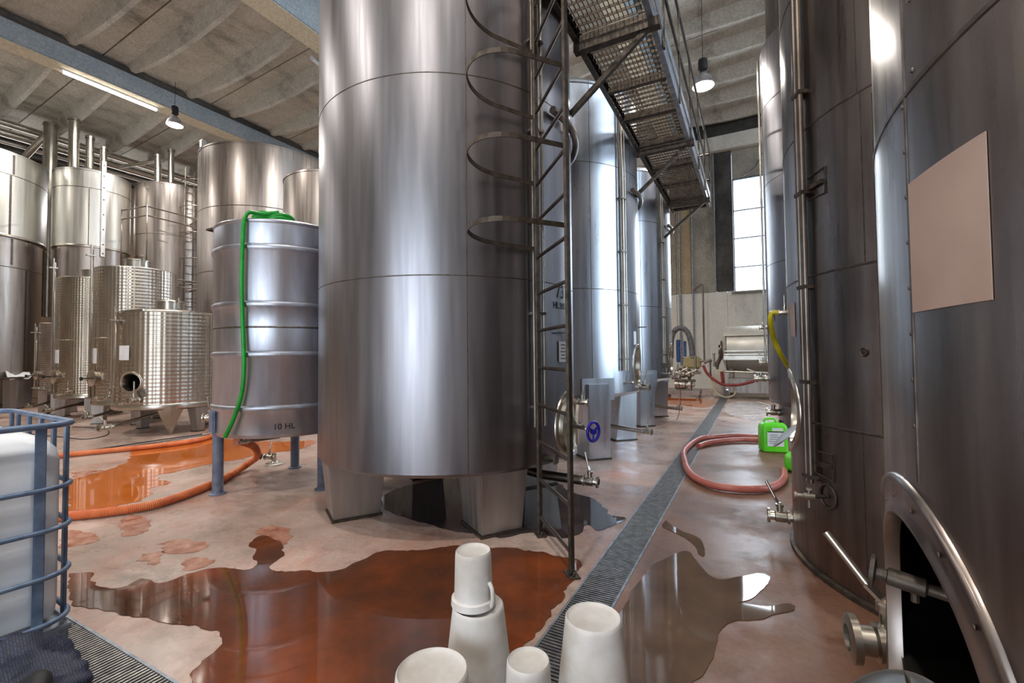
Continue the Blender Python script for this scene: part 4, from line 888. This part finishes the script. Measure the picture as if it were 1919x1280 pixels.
bucket((-.775, 1.57, 0), .080, .095, .355, 'narrowest upturned white bucket, between two larger ones')
bucket((-.598, 1.81, 0), .112, .160, .44, 'upturned white bucket on the right, overlapping the floor drain')

# ------------------------------------------------------------------ hoses and cable on the floor
def ribbed(pts, r, mat, label, rib=.014, amp=.0035, name='hose'):
    P = spline([(q[0], q[1], q[2] if len(q) > 2 else r + .006) for q in pts], rib / 2); rr = [r + (amp if i % 2 else 0) for i in range(len(P))]
    m = MB(); m.tube(P, rr, 14); return tag(m.build(name, mat), label, 'hose')
ribbed([(-6.2, .9), (-5.95, 1.4), (-5.74, 1.77), (-5.47, 2.06), (-5.32, 2.43), (-5.57, 3.08), (-5.85, 3.48), (-5.98, 3.72, .08), (-5.9, 3.82, .18), (-5.6, 3.6, .36), (-5.3, 3.3, .50), (-5.16, 3.10, .56)], .04, OHOSE, 'ribbed orange hose curving in front of the banded drum tank')
ribbed([(-9.6, 1.6), (-9.36, 2.8), (-9.31, 3.03), (-9.12, 3.42), (-8.84, 4.02), (-8.76, 4.48), (-8.9, 4.8), (-9.2, 5.3)], .04, OHOSE, 'orange hose lying beyond the orange puddle', .03, .001)
ribbed([(0.09, 9.03), (-0.3, 8.97), (-0.62, 8.7), (-0.85, 8.38), (-0.95, 7.35), (-0.86, 6.61), (-0.7, 5.91), (-0.46, 5.53), (-0.19, 5.48), (0.06, 5.6), (0.2, 5.84), (0.28, 6.2), (.3, 6.6)], .04, PHOSE, 'brick-pink hose looping from the green canister across the drain', .03, .001)
ribbed([(0.12, 8.72), (-0.3, 8.55), (-0.66, 8.12), (-0.80, 7.74)], .04, PHOSE, 'short pink hose end lying inside the loop', .03, .001)
m = MB(); m.tube(spline([(-16, 3.2, .01), (-12.03, 3.71, .01), (-11.1, 3.83, .01), (-11.32, 4.24, .01), (-12.43, 4.6, .01), (-13.4, 4.4, .01)], .08), .008, 6); tag(m.build('cable', CABLE), 'thin black cable on the floor by the dimpled tanks', 'cable')
m = MB(); m.tube(spline([(-9.7, 2.2, .012), (-9.62, 3.0, .012), (-9.66, 4.2, .012), (-9.62, 5.1, .012)], .06), .01, 6); tag(m.build('cable', CABLE), 'dark cord running along the narrow slotted drain', 'cable')

fv = thing('floor_valve', 'small black-knobbed valve on a pale disc by the rear leg of the banded drum tank', 'valve', (-5.98, 4.12, 0))
m = MB(); m.lathe([(0, 0), (.13, 0), (.13, .02), (.11, .03), (.05, .035), (.04, .05), (0, .05)], 32); m.build('base_disc', STEEL_W, fv)
valve(fv, (.02, -.02, .11), (-.9, -.3, 0), .8, (0, .3, 1)); m = MB(); m.rod((0, 0, .04), (0, 0, .16), .03, 14); m.build('stem', FIT, fv)
m = MB(); m.lathe([(0, 0), (.04, 0), (.045, .015), (.03, .03), (0, .03)], 18, (-.1, -.12, .13), (-.3, -.9, .2)); m.build('knob', DARK, fv, label='black knob')

# ------------------------------------------------------------------ green canisters
def canister(loc, rz, label, tip=False, s=1.0):
    t = thing('jerry_can', label, 'canister', loc, rz, 'green plastic canisters')
    if tip: t.rotation_euler = (radians(90), 0, rz)
    w, d, h = .36 * s, .26 * s, .44 * s
    m = MB(); pr = [(0, .012), (.0, h - .1), (.012, h - .04), (.05, h)]
    vs = []; n4 = 0
    for ins, z in [(.02, 0), (0, .02), (0, h - .08), (.015, h - .03), (.05, h)]:
        q = rrect(-w / 2 + ins, w / 2 - ins, -d / 2 + ins, d / 2 - ins, .045, 6); n4 = len(q); vs += [(x, y, z) for x, y in q]
    fs = [(i * n4 + k, i * n4 + (k + 1) % n4, (i + 1) * n4 + (k + 1) % n4, (i + 1) * n4 + k) for i in range(4) for k in range(n4)]
    m.add(vs, fs, True); m.f += [tuple(4 * n4 + k for k in range(n4)), tuple(range(n4))[::-1]]; m.sm += [False, False]; m.build('can_body', GREEN, t)
    m = MB(); m.tube(spline([(-w * .32, 0, h - .01), (-w * .28, 0, h + .045), (0, 0, h + .055), (w * .1, 0, h + .04), (w * .14, 0, h - .01)], .02), .016, 10); m.build('can_handle', GREEN, t)
    m = MB(); m.lathe([(.03, 0), (.03, .03), (.025, .035), (0, .035)], 20, (w * .33, 0, h)); m.build('screw_cap', DARK, t, label='black screw cap')
    m = MB(); m.box((.0, -d / 2 - .002, h * .47), (w * .62, .004, h * .5)); m.box((.03, -d / 2 - .002, h * .79), (w * .42, .004, h * .1)); o = m.build('can_label', WPAPER, t)
    m = MB(); m.box((.0, -d / 2 - .005, h * .71), (w * .6, .002, .012))
    for i in range(5): m.box((-.02, -d / 2 - .005, h * (.6 - i * .07)), (w * random.uniform(.3, .45), .002, .006))
    m.build('label_lines', INK, o)
    return t
canister((.235, 8.05, 0), radians(14), 'upright bright green canister with a white label beside the pink hose')
canister((.34, 6.85, .115), radians(80), 'toppled green canister peeking out below the upright one', True, .8)

# ------------------------------------------------------------------ catwalk
cw = thing('catwalk', 'overhead steel catwalk with open grating and a railing along the tank tops', 'catwalk', (-1.22, 7.2, 4.75))
X0, X1, Y0, Y1 = -.35, .44, -3.55, 3.75
for x, mt in ((X0, BROWNST), (X1, GREYST)):
    m = MB(); m.box((x, (Y0 + Y1) / 2, .06), (.012, Y1 - Y0, .15)); m.box((x + (.025 if x < 0 else -.025), (Y0 + Y1) / 2, -.01), (.05, Y1 - Y0, .012)); m.box((x + (.025 if x < 0 else -.025), (Y0 + Y1) / 2, .13), (.05, Y1 - Y0, .012)); m.build('side_channel', mt, cw)
ys = [-3.5, -2.72, -1.65, -.85, .12, 1.15, 2.05, 3.05, 3.7]
for i, y in enumerate(ys):
    m = MB(); m.box((.045, y, .045), (.77, .05, .07)); m.build('cross_member', BROWNST, cw)
for i in range(len(ys) - 1):
    m = MB(); a, b = ys[i] + .03, ys[i + 1] - .03; n = int((b - a) / .10)
    for k in range(n + 1): m.box((.045, a + (b - a) * k / n, .105), (.76, .006, .03))
    for k in range(18): m.box((-.32 + .74 * k / 17, (a + b) / 2, .115), (.006, b - a, .012))
    m.build('grating_panel', BROWNST, cw)
for y, x_in in ((-2.72, -.43), (.12, -.385), (3.05, -.43)):
    m = MB(); m.box((.065, y, -.045), (.87, .09, .09)); m.build('cantilever_bracket', BROWNST, cw)
    m = MB(); m.bar((.40, y, -.06), (x_in, y, -.72), .05, .05); m.build('diagonal_brace', BROWNST, cw)
for i in range(7):
    y = Y0 + .1 + i * 1.18; m = MB(); m.box((X1 + .02, y, .60), (.02, .055, 1.25)); m.build('rail_post', BROWNST, cw)
for z in (.62, 1.2): m = MB(); m.rod((X1 + .02, Y0, z), (X1 + .02, Y1, z), .02, 10); m.build('hand_rail', BROWNST, cw)
m = MB(); m.box((X1 + .02, (Y0 + Y1) / 2, .2), (.006, Y1 - Y0, .12)); m.build('toe_board', GREYST, cw)
for z in (.62, 1.2): m = MB(); m.rod((X0 + .1, Y1, z), (X1 + .02, Y1, z), .02, 10); m.build('hand_rail', BROWNST, cw)

# ladder with safety cage
La, Lb = V(-1.605, 3.50, 0), V(-1.125, 2.96, 0)
ld = thing('caged_ladder', 'tall brown steel ladder with safety hoops at the right edge of the centre tank', 'ladder', (La.x, La.y, 0))
du = (Lb - La); W = du.length; du.normalize(); dn = Matrix.Rotation(radians(15), 3, 'Z') @ V(du.y, -du.x, 0)      # towards the camera's left
if dn.x > 0: dn = -dn
ang = atan2(du.y, du.x)
for k, s_ in enumerate((0, W)):
    p = du * s_; m = MB(); m.box((p.x, p.y, 2.95), (.022, .055, 5.86), rz=atan2(dn.y, dn.x) + pi / 2 + .5); o = m.build('rail', BROWNST, ld, .002)
    m = MB(); m.box((p.x, p.y, .006), (.13, .08, .012), rz=ang)
    for q in (-.045, .045): m.rod(p + du * q + V(0, 0, .01), p + du * q + V(0, 0, .04), .008, 8)
    m.build('foot_plate', BROWNST, o)
rg = MB(); rg.rod((0, 0, 0), du * W, .014, 12); rgm = rg.mesh('rung', FIT_D)
for i in range(18): inst(rgm, 'rung', ld, (0, 0, .155 + .31 * i))
def hoop():
    pts = []; rad = .34
    a0 = V(0, 0, 0) - du * 0.0; cen = du * (W / 2) + dn * .42
    P = [V(0, 0, 0)] + [du * (W / 2) - du * rad * cos(t) + dn * (.33 + .36 * sin(t)) if True else None for t in [pi * i / 20 for i in range(21)]] + [du * W]
    return P
HP = hoop()
def flat_band(P, h, th=.006):
    mb = MB(); vs = []
    for i, p in enumerate(P):
        t = (P[min(i + 1, len(P) - 1)] - P[max(i - 1, 0)]).normalized(); n = V(-t.y, t.x, 0) * th / 2
        vs += [p + n - V(0, 0, h / 2), p + n + V(0, 0, h / 2), p - n + V(0, 0, h / 2), p - n - V(0, 0, h / 2)]
    fs = []
    for i in range(len(P) - 1):
        for k in range(4): fs.append((i * 4 + k, i * 4 + (k + 1) % 4, i * 4 + 4 + (k + 1) % 4, i * 4 + 4 + k))
    fs += [(3, 2, 1, 0), (len(vs) - 4, len(vs) - 3, len(vs) - 2, len(vs) - 1)]
    return mb.add(vs, fs)
hpm = flat_band(HP, .035).mesh('cage_hoop', BROWNST)
for z in (2.40, 2.96, 3.53, 4.1, 4.67, 5.24): inst(hpm, 'cage_hoop', ld, (0, 0, z))

# ------------------------------------------------------------------ far machinery
pr = thing('wine_press', 'long horizontal steel drum press at the far end of the aisle', 'press', (.35, 18.5, 0))
Rp = .80
m = MB(); m.lathe([(0, -1.35), (Rp * .6, -1.32), (Rp, -1.22), (Rp, 2.2), (Rp * .6, 2.3), (0, 2.3)], 64, (0, 0, 1.62), (1, 0, 0), 0, 2 * pi); m.build('drum', PRESS, pr)
m = MB(); m.box((.45, -.84, 1.46), (3.4, .10, .05)); m.box((.45, -.86, 1.58), (3.4, .05, .03)); m.box((.45, -.86, 1.34), (3.45, .03, .14)); m.build('rim_rail', FIT, pr, .005)
m = MB(); m.lathe([(Rp + .03, -1.28), (Rp + .06, -1.24), (Rp + .06, 2.2), (Rp + .03, 2.25)], 40, (0, 0, 1.62), (1, 0, 0), radians(215), radians(325) ); m.build('drip_tray', PRESS, pr)
m = MB(); m.lathe([(Rp * 1.01, 0), (Rp * 1.03, .02), (Rp * 1.01, .04)], 56, (-1.22, 0, 1.62), (1, 0, 0)); m.lathe([(Rp * 1.01, 0), (Rp * 1.03, .02), (Rp * 1.01, .04)], 56, (.2, 0, 1.62), (1, 0, 0)); m.build('drum_hoops', FIT, pr)
for i, x in enumerate((-1.05, 1.8)):
    m = MB(); m.box((x, 0, .5), (.12, 1.3, .9)); m.build('support_frame', FIT_D, pr, .01)
m = MB()
for i in range(9): m.rod((-1.5 - .05 * (i % 3), -.6 + .13 * i, .9 + .1 * (i % 4)), (-1.36, -.6 + .13 * i, 1.7 - .12 * (i % 3)), .03, 8)
m.rod((-1.48, 0, 1.62), (-1.3, 0, 1.62), .2, 20); m.lathe([(.36, 0), (.36, .03), (.3, .05)], 28, (-1.40, 0, 1.62), (1, 0, 0)); m.build('drive_gear', FIT_D, pr)
m = MB(); m.rod((-1.5, -1.0, .88), (1.2, -1.0, .80), .035, 10); m.build('wash_pipe', FIT, pr)
jt = thing('juice_tray', 'low grey steel tray on legs under the drum press', 'tray', (.02, 17.0, 0))
m = MB(); m.box((0, 0, .42), (1.55, .8, .42)); m.box((0, 0, .645), (1.6, .85, .03)); m.build('tray_body', STEEL_LG, jt, .01)
for x in (-.74, .74):
    for y in (-.36, .36): m = MB(); m.rod((x, y, 0), (x, y, .3), .025, 8); m.build('leg', FIT, jt)
# pump skid
ps = thing('pump_skid', 'skid of small pumps and pipework left of the drum press', 'pump', (-2.05, 16.9, 0))
m = MB(); m.box((-.15, 0, .17), (1.15, .8, .14)); m.build('skid_tray', STEEL_LG, ps, .01)
for x in (-.65, .35):
    m = MB(); m.box((x, 0, .05), (.08, .8, .1)); m.build('skid_foot', FIT_D, ps)
for (y, z, x) in ((-.15, .42, -.1), (.2, .78, -.15)):
    m = MB(); m.lathe([(0, -.3), (.13, -.3), (.14, -.28), (.14, .05), (.1, .08), (.1, .14), (.18, .15), (.18, .24), (.08, .28), (.06, .36), (0, .36)], 28, (x, y, z), (1, 0, 0)); o = m.build('pump_motor', FIT, ps)
    m = MB()
    for k in range(8): m.lathe([(.14, 0), (.152, .004), (.14, .008)], 24, (x - .26 + k * .035, y, z), (1, 0, 0))
    m.build('cooling_fins', FIT_D, o)
m = MB(); m.box((-.1, .2, .55), (.7, .06, .1)); m.box((-.1, -.15, .27), (.5, .3, .06)); m.build('pump_mount', FIT_D, ps, .005)
m = MB()
random.seed(3)
for i in range(16):
    a = V(random.uniform(-.6, .9), random.uniform(-.35, .35), random.uniform(.5, 1.5)); ax = random.choice((V(1, 0, 0), V(0, 0, 1), V(0, 1, 0), V(.6, 0, .3))); m = MB()
    b = a + ax * random.uniform(.2, .55) * (1 if a.z < 1.1 else -1); m.rod(a, b, random.choice((.02, .028, .035)), 10); m.lathe([(.05, -.015), (.05, .015)], 14, b, ax); m.lathe([(.0, -.015), (.05, -.015), (.05, .015), (0, .015)], 14, a, ax)
    m.build('pipe_section', FIT_D if i % 2 else FIT, ps)
m = MB(); m.box((.15, .25, 1.18), (.55, .4, .4)); m.build('filter_housing', pm('ochre_casting', srgb(150, 140, 96), srgb(176, 166, 120), 6, rough=(.4, .6)), ps, .05)
m = MB(); m.tube(spline([(-.55, .1, 1.35), (-.52, .1, 2.0), (-.4, .1, 2.32), (-.2, .1, 2.42), (0, .1, 2.3), (.12, .1, 1.95), (.18, .1, 1.4)], .06), .095, 14); m.build('corrugated_duct', pm('grey_duct_rubber', srgb(84, 84, 88), srgb(112, 112, 116), 8, rough=(.5, .7)), ps)
m = MB(); m.rod((-.32, .3, 1.2), (-.32, .3, 2.0), .07, 14); m.rod((-.1, .35, 1.35), (-.1, .35, 1.95), .05, 14); m.build('blue_cylinders', pm('blue_paint', srgb(52, 84, 140), srgb(70, 104, 160), 8, rough=(.3, .5)), ps, label='blue gas cylinders')
m = MB(); m.tube(spline([(.55, -.3, 1.1), (.7, -.35, .8), (1.1, -.4, .5), (1.6, -.45, .48), (2.1, -.5, .62), (2.6, -.5, .75)], .06), .045, 10); m.tube(spline([(1.15, -.4, .5), (1.12, -.42, .9)], .06), .05, 10); tag(m.build('hose', RHOSE), 'dark red hose sagging between the pumps and the drum press', 'hose'); bpy.data.objects[m and 'hose'] if False else None
hs = [o for o in bpy.data.objects if o.name.startswith('hose') and o.data.materials and o.data.materials[0] == RHOSE][-1]; hs.location = (-2.05, 16.9, 0)
m = MB(); m.tube(spline([(.75, -.3, .9), (.85, -.35, .4), (1.0, -.4, .15), (1.25, -.4, .06), (1.5, -.38, .2), (1.48, -.3, .6)], .05), .025, 8); m.build('white_hose', pm('pale_hose', srgb(190, 180, 150), srgb(210, 200, 170), 6), ps)
m = MB(); m.box((1.0, .1, .5), (.35, .4, .9)); m.build('control_box', pm('cream_paint', srgb(186, 178, 164), srgb(206, 198, 184), 4), ps, .03)
# conduits on the far wall
for i, (x, z0, z1, r, lb) in enumerate(((-2.75, 1.0, 9.8, .05, 'leftmost vertical pipe on the far wall'), (-2.22, .8, 9.8, .035, 'second vertical pipe on the far wall'), (-1.32, 4.2, 10.0, .025, 'thin conduit beside the dark pilaster'))):
    m = MB(); m.rod((x, YF - .14, z0), (x, YF - .14, z1), r, 12); tag(m.build('wall_pipe', GREYST), lb, 'pipe', 'vertical pipes on the far wall')
m = MB(); m.tube([(-2.2, YF - .3, 4.2), (-1.85, YF - .3, 4.45), (-1.82, YF - .3, 4.4), (-1.82, YF - .3, 1.2)], .035, 10); tag(m.build('wall_pipe', FIT_D), 'thin pipe with a crooked top in front of the white lower wall', 'pipe')
m = MB(); m.tube(spline([(.62, YF - .6, 9.9), (.55, YF - .5, 9.6), (.2, YF - .28, 9.0), (-.25, YF - .25, 8.75)], .1), .02, 8); tag(m.build('cable', CABLE), 'loose cable hanging above the tall window', 'cable')

# ------------------------------------------------------------------ lamps
def highbay(loc, label, s=1.0, power=90, vis=True):
    t = thing('high_bay_lamp', label, 'lamp', loc, 0, 'high bay lamps under the roof')
    m = MB(); m.lathe([(0, .52), (.09, .52), (.10, .50), (.10, .28), (.085, .27), (.06, .24), (.07, .20), (0, .20)], 28); m.build('ballast_housing', DARK, t)
    m = MB(); m.lathe([(.06, .22), (.10, .17), (.19, .06), (.235, -.08), (.245, -.10), (.235, -.10), (.18, .05), (.09, .16), (.05, .2)], 40); m.build('reflector', pm('reflector_glass', srgb(150, 146, 148), srgb(176, 172, 172), 6, rough=(.2, .35), metal=.3) if 'reflector_glass' not in bpy.data.materials else bpy.data.materials['reflector_glass'], t)
    m = MB(); m.lathe([(.23, -.095), (.2, -.115), (.1, -.135), (0, -.14)], 40); m.build('lens', LAMP_E, t)
    h = zc(loc[0]) - loc[2] - .3; m = MB(); m.rod((0, 0, .52), (0, 0, max(.6, h + .3)), .006, 6); m.build('hanging_cable', DARK, t)
    l = bpy.data.lights.new('lamp_bulb', 'AREA'); l.shape = 'DISK'; l.size = .44; l.energy = power; l.color = (1, .93, .86); l.spread = radians(170)
    o = bpy.data.objects.new('lamp_bulb', l); COL.objects.link(o); o.parent = t; o.location = (0, 0, -.16)
    return t
LB = ['bell-shaped high bay lamp hanging right of the catwalk', 'round lit lamp under the left roof beam beside the fluorescent tube'] + ['high bay lamp out of view over the %s' % q for q in ('near aisle', 'middle tanks', 'doorway on the left', 'doorway on the right', 'left tanks near the drain', 'far middle bay', 'far left bay', 'broad left tank')]
for (x, y, z), lb in zip(LAMPS, LB): highbay((x, y, z), lb, 1.0, 170)
ft = thing('fluorescent_lamp', 'long glowing fluorescent tube under the left roof beam', 'lamp', (-17.35, 6.5, 9.86))
m = MB(); m.box((0, 0, -.03), (.12, 2.4, .06)); m.build('lamp_housing', WPAPER, ft, .008)
m = MB(); m.rod((0, -1.15, -.10), (0, 1.15, -.10), .035, 14); m.build('glowing_tube', TUBE_E, ft)
for y in (-1.17, 1.17): m = MB(); m.box((0, y, -.08), (.05, .03, .08)); m.build('end_holder', WPAPER, ft)
l = bpy.data.lights.new('tube_light', 'AREA'); l.shape = 'RECTANGLE'; l.size = .12; l.size_y = 2.3; l.energy = 120; l.color = (1, .97, .92); l.spread = radians(175)
o = bpy.data.objects.new('tube_light', l); COL.objects.link(o); o.parent = ft; o.location = (0, 0, -.15)
m = MB(); m.rod((0, -.6, 0), (0, .6, 0), .06, 12); q = m.build('floodlight_tube', WPAPER, None); q.location = (-11.35, 9.3, 10.3); q.rotation_euler = (.2, 0, .4); tag(q, 'short unlit tube fitting under the upper left beam', 'lamp')
